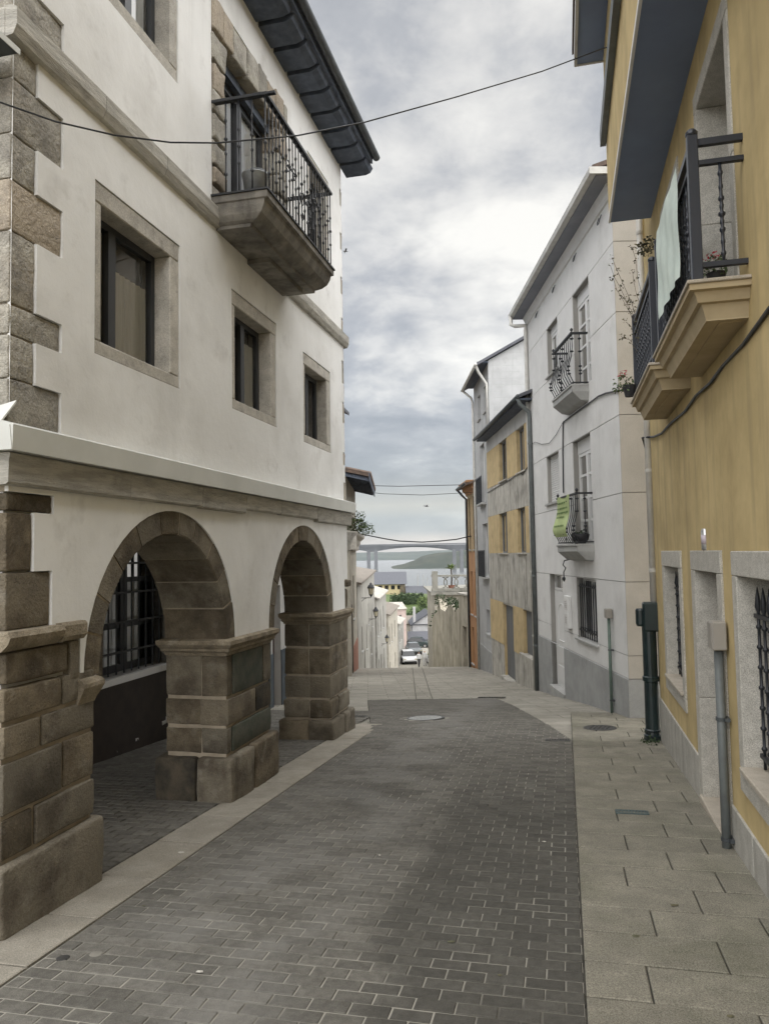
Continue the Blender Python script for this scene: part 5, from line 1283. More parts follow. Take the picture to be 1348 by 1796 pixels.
# ================================================================== OLD GARDEN WALL AND TERRACE
GWf = Frame('garden_wall', 'tall stained plaster garden wall with a dark doorway and broken top', 'wall', (3.30, 29.7), (-.108, 1), False, -3.2)
f = GWf
vs = [(0, .05), (.9, .02), (1.9, -.02), (2.0, -.05), (2.0, -.6), (3.1, -.75), (3.6, -.62), (4.1, -.55), (4.6, -.72), (5.2, -.95), (6.3, -.9), (6.9, -.45), (7.3, -1.1), (8.2, -1.35), (8.9, -1.6)]
m = MB(f); poly = [(0, -4.5), (.55, -4.5), (.55, -1.25), (1.35, -1.25), (1.35, -4.5), (8.9, -6.5)]+vs[::-1]
m.prism(poly, 'w', 0, .35); m.build('wall', 'oldwall')
m = MB(f); m.box(.55, 1.35, .2, .25, -4.5, -1.25); m.build('door', 'door_brown')
m = MB(f); m.box(0, 2.03, -.05, .40, .03, .10); m.build('coping', 'concrete')
foliage(f, 'wall_plants', [((4.0, .15, -.45), (1.2, .25, .22)), ((6.9, .1, -.55), (.5, .25, .35)), ((2.6, .2, -.55), (.5, .2, .3))], 700, .11, 'leaf_dark', seed=14)
TR = simple_house('terrace_house', 'old house with a flat terrace roof behind the stained garden wall', (2.82, 43), (.0, 1), False, 8, 6, -7, -.55, 'oldcream', [(1.0, 2.2, -2.6, -1.5)], 'terrace_grey', .25, ridge=.12, pitch=False)
f = TR
# the side of the terrace that faces up the street
m = MB(f); m.box(-.03, .0, .9, 2.1, -2.05, -1.15); m.build('window', 'frame_white')
m = MB(f); m.box(-.036, -.03, .99, 2.01, -1.96, -1.24); m.build('pane', 'glass_dark')
m = MB(f); m.box(-.25, .0, -.25, 6, -.62, -.45); m.build('cornice', 'terrace_grey')
bal2 = MB(f); bal2.box(-.18, .0, -.2, 6, -.4, -.24); bal2 = bal2.build('balustrade', 'terrace_grey')
m = MB(f)
for k in range(8):
    for tw in (-1, 1):
        c = .15+.62*k; m.tube([(-.1, c+.02+tw*(.26*math.cos(t)), (.10)+.30*math.sin(t)) for t in [math.pi*.5+math.pi*i/8 for i in range(9)]] if tw > 0 else [(-.1, c+.3-.26*math.cos(t), (.10)+.30*math.sin(t)) for t in [math.pi*.5+math.pi*i/8 for i in range(9)]], .035, 5)
m.build('pierced_screen', 'terrace_grey', bal2)
m = MB(f); m.box(-.2, .02, -.2, 6, .43, .53); m.build('coping', 'terrace_grey', bal2)
for c in (-.15, 2.35, 4.7): m = MB(f); m.box(-.24, .06, c, c+.32, -.4, .75); m.build('post', 'terrace_grey', bal2)
def onT(a, w, z): v = TR.root.matrix_basis @ Vector(TR.p(a, w, z)); return (v.x, v.y, v.z)
def potpalm(label, a, w, h, mat, seed, spread=.45):
    g = thing('potted_palm', label, 'plant', onT(a, w, -.4)); rg_ = random.Random(seed)
    m = MB(g); m.lathe(0, 0, [(.14, 0), (.2, .3), (.22, .32), (.18, .32)], 10); m.build('pot', 'brickred')
    m = MB(g); m.tube([(0, 0, .3), (.02, 0, h*.6), (0, .02, h)], [.05, .045, .04], 6); m.build('trunk', 'bark')
    m = MB(g)
    for k in range(34):
        t = rg_.uniform(0, 6.28); e = rg_.uniform(.1, 1.1); L = spread*rg_.uniform(.7, 1.15); d = Vector((math.cos(t)*math.cos(e), math.sin(t)*math.cos(e), math.sin(e))); s_ = Vector((-math.sin(t), math.cos(t), 0))*.05
        p0 = Vector((0, 0, h)); p1 = p0+d*L*.6; p2 = p0+d*L+Vector((0, 0, -.18*L))
        m.add([tuple(p0), tuple(p1+s_), tuple(p2), tuple(p1-s_)], [(0, 1, 2, 3)])
    m.build('fronds', mat, recalc=False)
potpalm('bright green potted palm at the outer corner of the terrace', .3, 1.0, 1.25, 'leaf_light', 1)
potpalm('brown drooping potted palm behind the middle terrace post', .5, 3.3, 1.45, 'leaf_dry', 2, .5)
potpalm('bright green potted palm beside the orange terracotta house', .3, 4.6, 1.0, 'leaf_light', 3)
g = thing('garden_shrub', 'dark leafy shrub growing behind the garden wall under the terrace', 'shrub', (3.3, 41, -4.5))
m = MB(g); m.tube([(0, 0, 0), (.1, 0, 1.5), (0, .1, 2.6)], [.06, .05, .03], 6); m.build('trunk', 'bark')
foliage(g, 'crown', [((-.1, 0, 2.6), (.75, .6, .75)), ((.6, .2, 2.2), (.6, .5, .6))], 1500, .16, 'leaf_dark', seed=5)
# ================================================================== LEFT ROW BEYOND THE ARCADED HOUSE
N1 = simple_house('set_back_house', 'white house with a blue grey plinth set back behind the arcade', (-2.36, 12.2), (.135, 1), True, 8.0, 6, -1.8, 5.75, 'offwhite',
    [(.78, 1.18, -1.4, 1.14, 'door'), (1.75, 2.3, -1.4, 1.2, 'door'), (3.2, 4.1, 2.5, 4.0), (5.5, 6.4, 2.5, 4.0)], 'slate', .35, ridge=1.6)
f = N1
m = MB(f); wallgrid(m, 0, 8, -1.9, -.05, [(.70, 1.26, -2, 0), (1.75, 2.3, -2, 0)], -.02, .02, outer=False); m.build('plinth', 'blue_grey')
m = MB(f); m.box(.70, .78, -.03, .1, -1.5, 1.22); m.box(1.18, 1.26, -.03, .1, -1.5, 1.22); m.box(.78, 1.18, -.03, .1, 1.14, 1.22); m.build('door_frame', 'door_grey')
m = MB(f); m.tube([(1.42, -.04, -1.4), (1.42, -.04, .55)], .025, 8); m.cbox(1.36, 1.48, -.09, -.01, .55, .75, .008); m.build('conduit', 'pipe_grey')
m = MB(f); m.sweep_w([(0, 5.2), (-.04, 5.22), (-.1, 5.4), (-.22, 5.55), (-.24, 5.66), (0, 5.66)], 0, 8); m.build('cornice', 'offwhite')
# old house with a pilaster, plant grown cornice and deep dark eaves
N2 = simple_house('pilaster_house', 'old weathered house with a pilaster, arched doorway and deep dark eaves', (-1.25, 24.2), (.012, 1), True, 5.9, 6, -3.2, 4.38, 'oldcream',
    [(3.2, 4.0, -.6, 1.0)], 'tile', .0, ridge=.7)
f = N2
m = MB(f); m.cbox(.0, .55, -.09, .0, -3.0, 1.95, .015); m.build('pilaster', 'oldcream')
m = MB(f); m.box(.08, .47, -.097, -.089, -1.8, .4); m.build('pilaster_panel', 'stone_frame')
m = MB(f); m.sweep_w([(0, 1.93), (-.10, 1.93), (-.12, 2.0), (-.12, 2.1), (-.18, 2.18), (-.2, 2.3), (-.34, 2.42), (-.36, 2.52), (0, 2.56)], -.06, 5.9); m.build('cornice', 'stone_frame')
m = MB(f); m.box(-.06, .0, -.33, 1.2, 1.95, 2.5); m.build('cornice', 'stone_frame')
m = MB(f); ar_ = [(1.05, -3.0), (1.95, -3.0), (1.95, -.55)]+[(1.5+.45*math.cos(t), -.55+.45*math.sin(t)) for t in [math.pi*i/10 for i in range(1, 10)]]+[(1.05, -.55)]
m.prism(ar_, 'w', -.012, -.004); m.build('arched_door', 'door_brown')
n = 12; ring = [(1.5+.45*math.cos(t), -.55+.45*math.sin(t)) for t in [math.pi*i/n for i in range(n+1)]]; ring2 = [(1.5+.62*math.cos(t), -.55+.62*math.sin(t)) for t in [math.pi*(n-i)/n for i in range(n+1)]]
m = MB(f); m.prism(ring+ring2, 'w', -.05, .0); m.box(.88, 1.05, -.05, 0, -3, -.55); m.box(1.95, 2.12, -.05, 0, -3, -.55); m.build('door_arch', 'stone')
m = MB(f); m.cbox(2.3, 5.9, -.03, 0, -3.6, -1.55, .01); m.build('brick_plinth', 'brickred')
m = MB(f); roof_slab(m, -.35, 6.0, -.78, .0, 4.28, 4.46, .10); m.build('eave_roof', 'tile')
for k in range(12):
    m = MB(f); a = -.28+.53*k; roof_slab(m, a, a+.1, -.74, .0, 4.14, 4.32, .13); m.build('rafter', 'wood_dark')
m = MB(f); m.box(-.36, 6.02, -.80, -.77, 4.12, 4.40); m.build('eave_board', 'wood_dark')
for k in range(22):
    m = MB(f); a = -.36+.29*k; m.tube([(a+.14, -.83, 4.38), (a+.14, 0, 4.57)], .075, 6); m.build('roof_tile', 'tile')
g = thing('cornice_plant', 'wild leafy plant rooted on the cornice of the pilaster house', 'plant', (-.98, 24.9, 2.5))
m = MB(g)
for k in range(16):
    t = random.uniform(0, 6.28); m.tube([(0, 0, 0), (.2*math.cos(t)+.1, .2*math.sin(t), .2), (.42*math.cos(t)+.22, .3*math.sin(t), random.uniform(.1, .75))], .006, 4)
m.build('stems', 'bark')
foliage(g, 'leaves', [((.02, 0, .25), (.36, .5, .27)), ((.35, 0, .12), (.3, .4, .22)), ((.12, .1, .55), (.2, .25, .22))], 900, .075, 'leaf', seed=21)
foliage(g, 'dry_leaves', [((-.1, -.2, .35), (.25, .3, .2))], 160, .07, 'leaf_dry', seed=22)
# houses stepping down the hill
N3 = simple_house('stained_house', 'long stained pale house carrying two black wall lanterns', (-1.16, 30.15), (.012, 1), True, 25, 6, -9, .55, 'oldgrey',
    [(3.5, 4.2, -2.6, -1.5), (9, 9.7, -3.2, -1.9), (12, 12.8, -2.2, -1.0), (16, 16.8, -4.4, -3.0), (19, 19.8, -3, -1.8), (6, 6.8, -4.6, -2.9)], 'tile_old', .18, ridge=.55, frame='frame_dark')
N4 = simple_house('balcony_house', 'tall pale narrow house with dark windows and a low tiled roof', (-.72, 57), (.055, 1), True, 13, 7, -11, -1.6, 'oldgrey',
    [(1, 2, -4.6, -2.7), (4, 5, -4.6, -2.7), (8, 9, -4.6, -2.7), (1, 2, -8.4, -6.4), (4, 5, -8.4, -6.4), (8, 9, -8.4, -6.4)], 'concrete', .25, ridge=1.1, frame='frame_dark')
N5 = simple_house('lower_house', 'cream house with a pale roof on the left side of the steep street', (.15, 71), (.085, 1), True, 13, 7, -12.5, -4.0, 'oldcream',
    [(1, 2, -7, -5.2), (4, 5, -7, -5.2), (8, 9, -7, -5.2), (1, 2, -10.2, -8.6), (8, 9, -10.2, -8.6)], 'tile_old', .25, ridge=1.0, frame='frame_dark')
N6 = simple_house('lower_house', 'grey white house at the lower left bend of the steep street', (1.35, 85), (.10, 1), True, 8, 7, -13, -6.2, 'oldgrey',
    [(1, 2, -8.4, -7), (4, 5, -8.4, -7), (1, 2, -10.9, -9.4)], 'concrete', .25, ridge=1.0, frame='frame_dark')
# wall lanterns
def lantern(label, x, y, z, s=1.):
    g = thing('wall_lantern', label, 'lantern', (x, y, z), 0, None)
    m = MB(g); m.tube([(-.46*s, 0, -.36*s), (-.02, 0, -.36*s), (.0, 0, -.33*s)], .014*s, 6); m.tube([(-.46*s, 0, -.56*s), (-.3*s, 0, -.40*s), (-.15*s, 0, -.36*s)], .010*s, 5); m.box(-.48*s, -.46*s, -.04*s, .04*s, -.64*s, -.26*s); m.build('bracket', 'iron')
    m = MB(g); m.lathe(0, 0, [(.012*s, -.34*s), (.03*s, -.30*s), (.07*s, -.24*s), (.085*s, -.225*s), (.085*s, -.21*s)], 6); m.build('base', 'iron')
    m = MB(g); m.lathe(0, 0, [(.075*s, -.21*s), (.125*s, .06*s)], 6); m.build('glass', 'lamp_glass')
    m = MB(g)
    for k in range(6):
        t = 2*math.pi*k/6; m.tube([(.08*s*math.cos(t), .08*s*math.sin(t), -.22*s), (.132*s*math.cos(t), .132*s*math.sin(t), .07*s)], .009*s, 4)
    m.build('cage', 'iron')
    m = MB(g); m.lathe(0, 0, [(.155*s, .05*s), (.16*s, .07*s), (.15*s, .10*s), (.10*s, .19*s), (.06*s, .22*s), (.06*s, .25*s), (.03*s, .28*s), (.004, .31*s)], 6); m.build('hood', 'iron')
lantern('black six sided wall lantern mounted highest on the stained house', -.68, 34, .18, 1.05)
lantern('black six sided wall lantern mounted lower and farther along the stained house', -.60, 43, -1.55, 1.05)
lantern('black six sided wall lantern on the balcony house', .02, 62, -5.2, 1.15)
# ================================================================== THE LOWER TOWN, CARS, PEOPLE
H1 = simple_house('gabled_house', 'white gabled house with a grey roof below the hedge bank', (4.1, 118), (1, .03), True, 5.4, 9, -14, -9.4, 'bluewhite', [(1.6, 2.5, -12.6, -11.0), (3.6, 4.2, -12.4, -11.2)], 'slate', .2, ridge=.01, pitch=False)
f = H1
m = MB(f); m.add([(0, 0, -9.4), (5.4, 0, -9.4), (2.7, 0, -7.7), (0, 9, -9.4), (5.4, 9, -9.4), (2.7, 9, -7.7)], [(0, 1, 2), (3, 4, 5), (0, 2, 5, 3), (1, 2, 5, 4)]); m.build('gable', 'bluewhite')
m = MB(f); m.add([(-.3, -.25, -9.55), (2.7, -.25, -7.62), (2.7, 9, -7.62), (-.3, 9, -9.55), (-.3, -.25, -9.4), (2.7, -.25, -7.47), (2.7, 9, -7.47), (-.3, 9, -9.4)], [(0, 1, 2, 3), (4, 5, 6, 7), (0, 1, 5, 4), (3, 2, 6, 7), (0, 3, 7, 4)]); m.add([(5.7, -.25, -9.55), (2.7, -.25, -7.62), (2.7, 9, -7.62), (5.7, 9, -9.55), (5.7, -.25, -9.4), (2.7, -.25, -7.47), (2.7, 9, -7.47), (5.7, 9, -9.4)], [(0, 1, 2, 3), (4, 5, 6, 7), (0, 1, 5, 4), (3, 2, 6, 7), (0, 3, 7, 4)]); m.build('gable_roof', 'slate')
m = MB(f); m.box(.15, .55, .3, .7, -9.4, -6.6); m.build('chimney', 'bluewhite')
H2 = simple_house('street_house', 'white two storey house with dark windows at the foot of the street', (5.9, 96), (-.06, -1), True, 14, 6, -13.5, -8.2, 'offwhite', [(1, 1.8, -10.6, -9.1), (5, 5.8, -10.6, -9.1), (10, 10.8, -10.6, -9.1)], 'slate', .2, ridge=.9, frame='frame_dark')
H3 = simple_house('garage_house', 'low white building with a dark door across the foot of the street', (3.3, 112), (1, -.02), True, 3.4, 6, -14, -11.0, 'offwhite', [(1.6, 2.9, -13.4, -12.2, 'door')], 'slate', .3, ridge=.8)
H4 = simple_house('pink_house', 'pink house with small windows left of the hedge bank', (.3, 108), (1, .15), True, 2.6, 8, -13, -6.2, 'pink', [(.3, .65, -7.9, -7.0), (.9, 1.25, -7.9, -7.0), (1.6, 1.95, -7.9, -7.0), (.6, 1.0, -10, -9), (1.5, 1.9, -10, -9)], 'concrete', .2, ridge=.7, sills=False)
H5 = simple_house('cream_house', 'narrow cream house beyond the end of the garden wall', (4.05, 66), (-.03, -1), True, 18, 5, -12, -5.2, 'oldcream', [(2, 2.8, -7.4, -6), (8, 8.8, -7.4, -6), (14, 14.8, -7.4, -6)], 'tile', .2, ridge=.8, frame='frame_dark')
H8 = simple_house('lane_house', 'small white house with a grey roof tucked behind the gabled house', (7.6, 126), (1, 0), True, 5, 7, -14, -9.0, 'offwhite', [(.6, 1.3, -11.2, -10.2), (2.4, 3.1, -11.2, -10.2)], 'slate', .25, ridge=1.2, sills=False)
H9 = simple_house('corner_house', 'cream house with a brown tiled roof left of the gabled house', (2.2, 124), (1, .05), True, 2.4, 7, -14, -9.8, 'oldcream', [(.5, 1.0, -12, -11), (1.4, 1.9, -12, -11)], 'tile_old', .25, ridge=1.0, sills=False)
# slate roofed building above the bank, and the bank itself
H6 = simple_house('slate_house', 'yellow and stone building with a long slate roof above the hedge', (-3.2, 200), (1, .0), True, 8.4, 10, -14, -5.9, 'lawn_yellow', [(1.2, 2.2, -7.6, -6.5), (2.9, 3.9, -7.6, -6.5), (4.6, 5.6, -7.6, -6.5), (6.3, 7.5, -7.6, -6.5)], 'slate', .6, ridge=2.8, roofover=.5, sills=False, frame='frame_dark')
m = MB(H6); m.box(7.0, 8.4, -.3, 0, -14, -6.0); m.build('stone_corner', 'stone')
H7 = simple_house('slate_shed', 'low shed with a broad slate roof beside the hedge bank', (5.4, 196), (1, 0), True, 7.2, 9, -14, -8.9, 'offwhite', [(3.0, 4.0, -10.6, -9.6)], 'slate', .5, ridge=2.0, sills=False)
m = MB(); vs = []; fs = []
bx = [-14, -6, 0, 3, 6, 9.5, 14, 30]; by = [(128, -13.2), (134, -13.0), (142, -12.2), (150, -11.2), (152, -10.2), (165, -9.8), (167, -8.9), (195, -8.6), (235, -12)]
for y, z in by:
    for x in bx: vs.append((x, y, z+.25*math.sin(x*1.3+y)))
fs = [(i*8+k, i*8+k+1, i*8+k+9, i*8+k+8) for i in range(len(by)-1) for k in range(7)]
m.add(vs, fs); m.build('hill_bank', 'grass', recalc=False, kind='structure')
def hedge(label, x0, x1, y, z0, z1, mat, n, seed, dep=1.4):
    g = thing('hedge', label, 'hedge', ((x0+x1)/2, y, z0), 0, None); L = (x1-x0)/2; H = (z1-z0)
    bl = []; rg_ = random.Random(seed); k = max(2, int(L*1.6))
    for i in range(k):
        x = -L+2*L*(i+.5)/k; bl.append(((x, rg_.uniform(-.2, .2), H*.5), (2*L/k*.75, dep, H*.52*rg_.uniform(.9, 1.08))))
    m = MB(g); m.box(-L*.95, L*.95, -dep*.5, dep*.5, 0, H*.75); m.build('dark_core', 'leaf_dark')  # solid dark box inside the leaves, stands for the hedge's inner shade
    foliage(g, 'foliage', bl, n, .38, mat, seed=seed)
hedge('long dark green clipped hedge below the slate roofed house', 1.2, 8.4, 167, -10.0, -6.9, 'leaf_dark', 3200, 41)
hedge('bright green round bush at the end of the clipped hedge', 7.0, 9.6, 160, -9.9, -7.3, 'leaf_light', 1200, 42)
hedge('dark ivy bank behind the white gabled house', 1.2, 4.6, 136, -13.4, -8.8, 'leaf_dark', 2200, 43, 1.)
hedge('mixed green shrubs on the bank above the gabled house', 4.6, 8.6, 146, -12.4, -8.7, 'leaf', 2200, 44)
# sign panel / white fence at the bush
# cars
def car(label, x, y, rz, paint, s=1.):
    z = zg(y)-.03; g = thing('parked_car', label, 'car', (x, y, z), rz, 'cars parked down the steep street'); g.root.rotation_euler.x = 0
    # side profile (along local y), extruded across x with tucked cabin
    low = [(-2.0, .35), (-2.02, .62), (-1.9, .80), (-1.0, .90), (1.35, .92), (1.95, .80), (2.05, .55), (2.0, .32), (1.0, .22), (-1.0, .22)]
    m = MB(g); n = len(low); rings = [(-.84, .93), (-.80, 1.), (-.4, 1.02), (.4, 1.02), (.80, 1.), (.84, .93)]; vs = []; fs = []
    for x_, k in rings: vs += [(x_, p*k if abs(p) > 1.5 else p, (q-.5)*(.96 if abs(x_) > .82 else 1)+.5) for p, q in low]
    for i in range(len(rings)-1):
        for k in range(n): fs.append((i*n+k, i*n+(k+1) % n, (i+1)*n+(k+1) % n, (i+1)*n+k))
    fs += [tuple(range(n)), tuple(range((len(rings)-1)*n, len(rings)*n))]
    m.add(vs, fs); m.build('body', paint, smooth=False)
    cab = [(-1.05, .88), (-.45, 1.40), (.95, 1.44), (1.55, .90)]
    m = MB(g); vs = [(-.78, p, q) if q < 1 else (-.60, p, q) for p, q in cab]+[(.78, p, q) if q < 1 else (.60, p, q) for p, q in cab]
    m.add(vs, [(0, 1, 2, 3), (4, 5, 6, 7), (0, 1, 5, 4), (1, 2, 6, 5), (2, 3, 7, 6)]); m.build('cabin_glass', 'car_glass')
    m = MB(g); m.box(-.60, .60, -.45, .95, 1.40, 1.46); m.build('roof', paint)
    for (p, sx) in ((-1.25, -1), (-1.25, 1), (1.25, -1), (1.25, 1)):
        m = MB(g); m.tube([(sx*.66, p, .31), (sx*.86, p, .31)], .31, 14); t_ = m.build('wheel', 'rubber')
        m = MB(g); m.tube([(sx*.861, p, .31), (sx*.87, p, .31)], .19, 10); m.build('rim', 'rim', t_)
    for sx in (-.62, .62):
        m = MB(g); m.box(sx-.14, sx+.14, -2.03, -1.93, .60, .74); m.build('headlight', 'lamp_glass')
        m = MB(g); m.box(sx-.12, sx+.12, 1.93, 2.03, .62, .76); m.build('tail_light', 'red_lamp')
    m = MB(g); m.box(-.75, .75, -2.06, -1.98, .28, .46); m.build('bumper', 'rubber')
car('white hatchback parked against the left house walls', 2.45, 88, R(6), 'car_white')
car('grey car parked behind the white hatchback', 3.5, 99, R(8), 'car_grey')
car('dark green car parked farthest down the street', 4.6, 109, R(70), 'car_dark')
car('white car parked on the right by the garden wall end', 5.55, 86, R(3), 'car_white')
# people
def person(label, x, y, rz, top, legs, step, seed, h=1.7):
    z = zg(y)-.03; me = bpy.data.meshes.new('person'); k = h/1.7
    V = [(0, 0, .92), (0, 0, 1.12), (0, 0, 1.34), (0, 0, 1.46), (0, -.02, 1.54), (0, -.01, 1.63),
         (-.17, 0, 1.38), (-.23, .02, 1.12), (-.24, -.06, .88), (-.24, -.08, .80), (.17, 0, 1.38), (.23, -.02, 1.12), (.24, -.10, .90), (.24, -.12, .82),
         (-.09, 0, .86), (-.10, -step*.5, .48), (-.10, -step*.35, .08), (-.10, -step*.35-.12, .03), (.09, 0, .86), (.10, step*.2, .48), (.10, step*.8, .09), (.10, step*.8-.12, .03)]
    E = [(0, 1), (1, 2), (2, 3), (3, 4), (4, 5), (2, 6), (6, 7), (7, 8), (8, 9), (2, 10), (10, 11), (11, 12), (12, 13), (0, 14), (14, 15), (15, 16), (16, 17), (0, 18), (18, 19), (19, 20), (20, 21)]
    Rr = [(.15, .11), (.14, .10), (.17, .11), (.06, .06), (.08, .09), (.085, .10), (.065, .06), (.05, .05), (.035, .035), (.04, .03), (.065, .06), (.05, .05), (.035, .035), (.04, .03), (.09, .09), (.06, .065), (.045, .045), (.04, .035), (.09, .09), (.06, .065), (.045, .045), (.04, .035)]
    me.from_pydata([tuple(c*k for c in v) for v in V], E, []); o = bpy.data.objects.new('person', me); COL.objects.link(o); o.location = (x, y, z); o.rotation_euler = (0, 0, rz)
    md = o.modifiers.new('skin', 'SKIN'); lay = me.skin_vertices[0].data
    for i, r in enumerate(Rr): lay[i].radius = (r[0]*k, r[1]*k); lay[i].use_root = (i == 0)
    o.modifiers.new('sub', 'SUBSURF').render_levels = 1
    mat = bpy.data.materials.new('clothes'); mat.use_nodes = True; t = mat.node_tree; b = t.nodes['Principled BSDF']; b.inputs['Roughness'].default_value = .9
    tcx = t.nodes.new('ShaderNodeTexCoord'); sp = t.nodes.new('ShaderNodeSeparateXYZ'); mr = t.nodes.new('ShaderNodeMapRange'); mr.inputs[2].default_value = 1.75*k
    rp_ = t.nodes.new('ShaderNodeValToRGB'); rp_.color_ramp.interpolation = 'CONSTANT'; e = rp_.color_ramp.elements
    st_ = [(0, (.02, .02, .02)), (.05, legs), (.52, top), (.83, (.42, .26, .19)), (.925, (.03, .02, .015))]
    while len(e) < len(st_): e.new(.5)
    for q, (p_, c) in zip(e, st_): q.position = p_; q.color = (*c, 1)
    t.links.new(tcx.outputs['Object'], sp.inputs[0]); t.links.new(sp.outputs[2], mr.inputs[0]); t.links.new(mr.outputs[0], rp_.inputs[0]); t.links.new(rp_.outputs[0], b.inputs['Base Color'])
    me.materials.append(mat); tag(o, label, 'person', 'people walking up the steep street'); return o
person('person in a white top and dark trousers walking, leftmost of the group', 3.55, 83.5, .3, (.6, .6, .6), (.03, .03, .035), .30, 1)
person('person in white clothes walking between two others in the street', 4.25, 84.5, -.2, (.62, .62, .62), (.45, .45, .45), .22, 2, 1.75)
person('person in a black top beside the white car on the right', 4.85, 83.5, .1, (.03, .03, .03), (.55, .55, .55), .25, 3, 1.8)
# ================================================================== WATER, BOATS, HILLS, BRIDGE
WZ = -27.
m = MB(); m.add([(-5000, 246, WZ), (5000, 246, WZ), (5000, 9000, WZ), (-5000, 9000, WZ)], [(0, 1, 2, 3)]); m.build('water', 'water', recalc=False, kind='structure')
for i, (x, y, h) in enumerate(((11.6, 270, 21.5), (13.2, 285, 16.5), (14.6, 280, 17.5), (16.2, 290, 19.5), (17.6, 285, 16), (15.2, 300, 20.5), (-6, 300, 22.5))):
    g = thing('sailboat', 'moored white sailboat with a bare mast, one of a row in the harbour', 'sailboat', (x, y, WZ), R(90), 'sailboats moored in the harbour')
    m = MB(g); sec = [(-4.5, 1.0), (-2, 1.5), (1, 1.5), (3.5, .8), (5, .02)]; vs = []
    for p, b in sec: vs += [(p, -b, 1.0), (p, -b*.6, -.3), (p, b*.6, -.3), (p, b, 1.0)]
    m.add(vs, [(4*a+k, 4*a+(k+1) % 4, 4*a+4+(k+1) % 4, 4*a+4+k) for a in range(4) for k in range(4)]+[(0, 1, 2, 3)]); m.build('hull', 'sail_white')
    m = MB(g); m.tube([(.5, 0, .9), (.5, 0, h)], .13, 6); m.build('mast', 'steel')
    m = MB(g); m.tube([(.4, 0, 2.2), (-3.5, 0, 2.1)], .12, 6); m.build('boom', 'sail_white')
    m = MB(g); m.cbox(-1.8, 1.6, -.8, .8, 1.0, 1.5, .2); m.build('cabin', 'sail_white')
def hill(name, x0, x1, y0, y1, hfn, mat, nx=90, ny=14):
    m = MB(); vs = []
    for i in range(ny+1):
        v = i/ny; y = y0+(y1-y0)*v
        for k in range(nx+1):
            u = k/nx; x = x0+(x1-x0)*u; vs.append((x, y, WZ-1+hfn(u, v, x, y)))
    m.add(vs, [(i*(nx+1)+k, i*(nx+1)+k+1, (i+1)*(nx+1)+k+1, (i+1)*(nx+1)+k) for i in range(ny) for k in range(nx)])
    return m.build(name, mat, recalc=False, kind='structure', smooth=True)
from mathutils import noise as mn
def hh(u, v, x, y):     # low headland whose tip points left
    e = float(np.interp(x, [10, 20, 45, 66, 80, 95, 130, 172, 260, 600], [0, 3, 10, 17, 25, 29, 33, 37, 42, 60]))
    return e*math.sin(min(1, v*1.9)*math.pi/2)*(1-.25*max(0, v-.5)*2)+mn.noise((x*.03, y*.03, 1))*2.2*min(1, e/10)
hill('headland', 12, 620, 1445, 1800, hh, 'hill')
def hf(u, v, x, y):
    e = 46+16*mn.noise((x*.0022, 3, 1))+9*mn.noise((x*.007, 8, 1))+ .018*max(0, x-60)
    return e*math.sin(min(1, v*1.5)*math.pi/2)+mn.noise((x*.01, y*.01, 1))*4*v
hill('far_hills', -2600, 2600, 3800, 5200, hf, 'hill_far', 220, 10)
# bridge: haunched deck on twin-leaf piers
BR = Frame('bridge', 'long grey concrete bridge on twin piers across the estuary', 'bridge', (-330, 1155), (1, -.02), True, WZ)
f = BR; PX = [-152, -2, 148, 298, 448, 598, 748, 898]      # pier positions along the deck, measured from x=-330 shifted below
PX = [p+0 for p in (10, 162, 312, 444, 588, 732, 870)]
P1, P2 = 330-20, 330+112
PX = [P1-3*132, P1-2*132, P1-132, P1, P2, P2+132, P2+264, P2+396]
m = MB(f); vs = []; fs = []; xs_ = np.arange(-100, 900, 6.)
for x in xs_:
    d = min(abs(x-p) for p in PX)/66.; dep = 3.6+7.2*max(0, 1-d)**1.9
    zt = 17.2+WZ*0; zt = 16.6-.006*(x-330)
    vs += [(x, -6, zt), (x, -6, zt-1.2), (x, -3.4, zt-dep), (x, 3.4, zt-dep), (x, 6, zt-1.2), (x, 6, zt)]
for i in range(len(xs_)-1):
    for k in range(6): fs.append((6*i+k, 6*i+(k+1) % 6, 6*i+6+(k+1) % 6, 6*i+6+k))
fs += [tuple(range(6)), tuple(range(6*(len(xs_)-1), 6*len(xs_)))]
m.add(vs, fs); m.build('deck', 'bridge')
m = MB(f); m.box(-100, 894, -6.2, -6.0, 16.6, 18.0); m.box(-100, 894, 6.0, 6.2, 16.6, 18.0)
m.build('parapet', 'bridge')
for p in PX:
    for s_ in (-5.6, 5.6):
        m = MB(f); m.box(p+s_-2.6, p+s_+2.6, -4.2, 4.2, WZ-3, 9.5); m.build('pier', 'bridge')
# ================================================================== OVERHEAD WIRES, BIRDS
cable('overhead_wire', 'long thin black wire slung across the street from the arcaded house corner',
      [(-2.35, 3.80, 4.33), (-2.10, 3.98, 4.30), (-1.86, 4.15, 4.285), (-1.59, 4.34, 4.31), (-1.31, 4.55, 4.38), (-1.06, 4.73, 4.475), (-.57, 5.08, 4.72), (-.10, 5.43, 5.02), (.66, 5.97, 5.55), (1.52, 6.60, 6.18), (2.21, 7.09, 6.72), (2.35, 7.2, 6.83)], .0055)
cable('overhead_wire', 'upper of two thin wires crossing above the lower street', [(-1.43, 26.77, 4.30), (.56, 27.32, 4.27), (3.4, 28.11, 4.36)], .012)
cable('overhead_wire', 'lower of two thin wires crossing above the lower street', [(-1.1, 26.9, 4.10), (0, 27.2, 3.99), (1.41, 27.56, 3.95), (3.3, 28.05, 4.05)], .010)
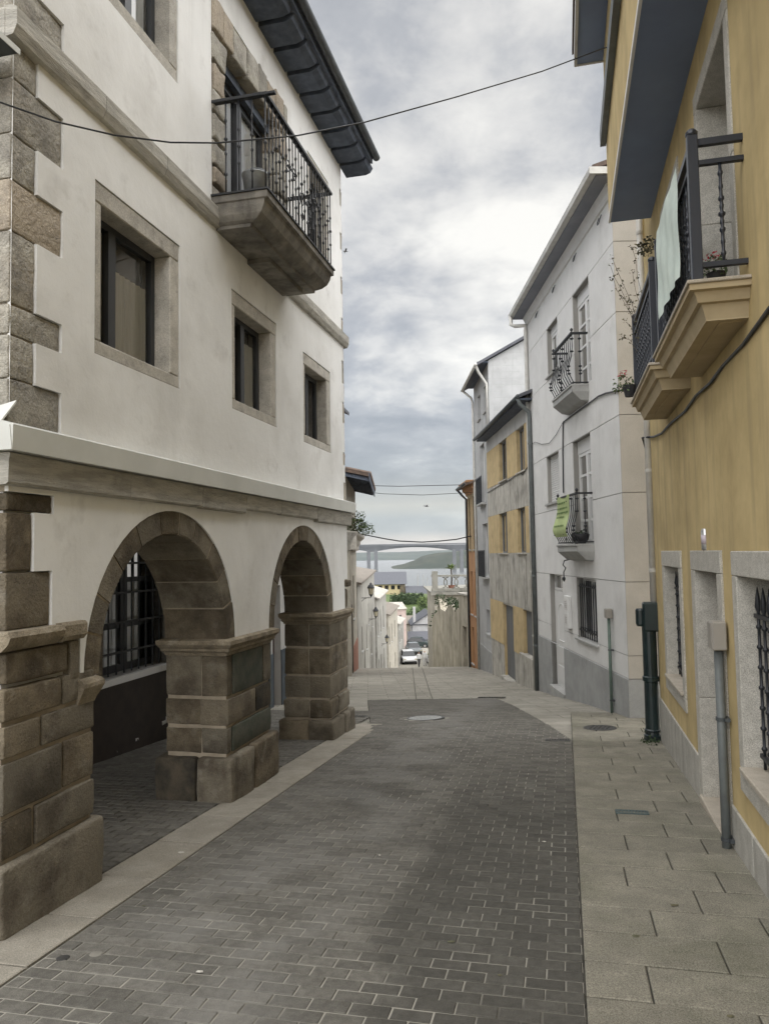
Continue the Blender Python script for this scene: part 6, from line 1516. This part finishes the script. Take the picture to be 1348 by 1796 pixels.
cable('overhead_wire', 'thick sagging cable from the pilaster house cornice to the terracotta house', [(-1.3, 26.9, 2.62), (-.72, 27.1, 2.49), (.0, 27.35, 2.34), (.53, 27.53, 2.25), (1.39, 27.83, 2.20), (2.1, 28.1, 2.235), (2.72, 28.3, 2.29), (3.30, 28.5, 2.41), (3.33, 28.52, 2.35), (3.36, 28.55, 1.9), (3.36, 28.6, -2.5)], .022)
def bird(label, p, s, rz, d):
    g = thing('bird', label, 'bird', p, rz)
    m = MB(g); m.lathe(0, 0, [(.002*s, -.3*s), (.06*s, -.12*s), (.075*s, .05*s), (.04*s, .2*s), (.003*s, .28*s)], 8)
    for i, v in enumerate(m.v): m.v[i] = (v[2], v[1], v[0]*.9)
    m.build('body', 'bird')
    for sd_ in (-1, 1):
        m = MB(g); m.add([(.08*s, sd_*.03*s, .02*s), (-.10*s, sd_*.03*s, .02*s), (-.06*s, sd_*.35*s, d*.16*s), (-.16*s, sd_*.68*s, d*.02*s), (.08*s, sd_*.34*s, d*.17*s)], [(0, 1, 2, 4), (4, 2, 3)]); m.build('wing', 'bird')
bird('white and grey gull gliding above the bridge', (4.55, 80, 6.9), 1.0, R(20), 1)
bird('small dark bird flying beside the arcaded house eaves', (-1.9, 40, 18.5), .55, R(200), 1)
# ================================================================== LITTER ON THE PAVING
rl = random.Random(77)
for i, (s_, t_) in enumerate(((3.35, -1.75), (4.0, -2.45), (3.6, -.35), (3.9, -.62), (5.1, -1.3), (4.6, .55), (4.15, .3), (6.8, -2.2), (3.45, .62), (5.6, -.2), (7.4, -1.1), (4.9, -2.7))):
    x, y = st(s_, t_); m = MB(); r_ = rl.uniform(.008, .018); k = rl.uniform(0, 3)
    pts = [(r_*rl.uniform(.7, 1.3)*math.cos(q+k)*1.5, r_*rl.uniform(.6, 1.2)*math.sin(q+k), rl.uniform(0, .004)) for q in (0, 1.2, 2.4, 3.7, 5.0)]
    m.add(pts+[(0, 0, .006)], [(a, (a+1) % 5, 5) for a in range(5)]); o = m.build('litter_scrap', rl.choice(['leaf_dry', 'granite', 'leaf_dry']), recalc=False); o.location = (x, y, zg(y)+.003)
    tag(o, 'tiny scrap of litter or dry leaf lying on the paving', 'litter', 'scraps of litter on the paving')
for i, (s_, t_, lab) in enumerate(((3.35, -2.50, 'small dark round cap set in the bricks nearest the first pier'), (3.42, -2.36, 'small pale brown round cap in the bricks beside a darker one'))):
    x, y = st(s_, t_); f2 = thing('service_cap', lab, 'cap', (x, y, zg(y)-.012)); f2.root.rotation_euler = (math.atan(slope(y)), 0, 0)
    m = MB(f2); m.lathe(0, 0, [(.032, 0), (.032, .0135), (.027, .015), (.002, .0145)], 14); m.build('lid', ('castiron', 'brick_bed')[i])
# ================================================================== AIR
if HAZE:
    m = MB(); m.box(-4500, 4500, -500, 6500, -42, 75); hz_ = m.build('haze', 'soil', kind='stuff'); hz_.data.materials.clear()
    mt = bpy.data.materials.new('haze_air'); mt.use_nodes = True; t = mt.node_tree; t.nodes.clear(); o = t.nodes.new('ShaderNodeOutputMaterial'); v = t.nodes.new('ShaderNodeVolumePrincipled')
    v.inputs['Color'].default_value = (.78, .84, .90, 1); v.inputs['Density'].default_value = HAZE; t.links.new(v.outputs[0], o.inputs['Volume']); hz_.data.materials.append(mt)
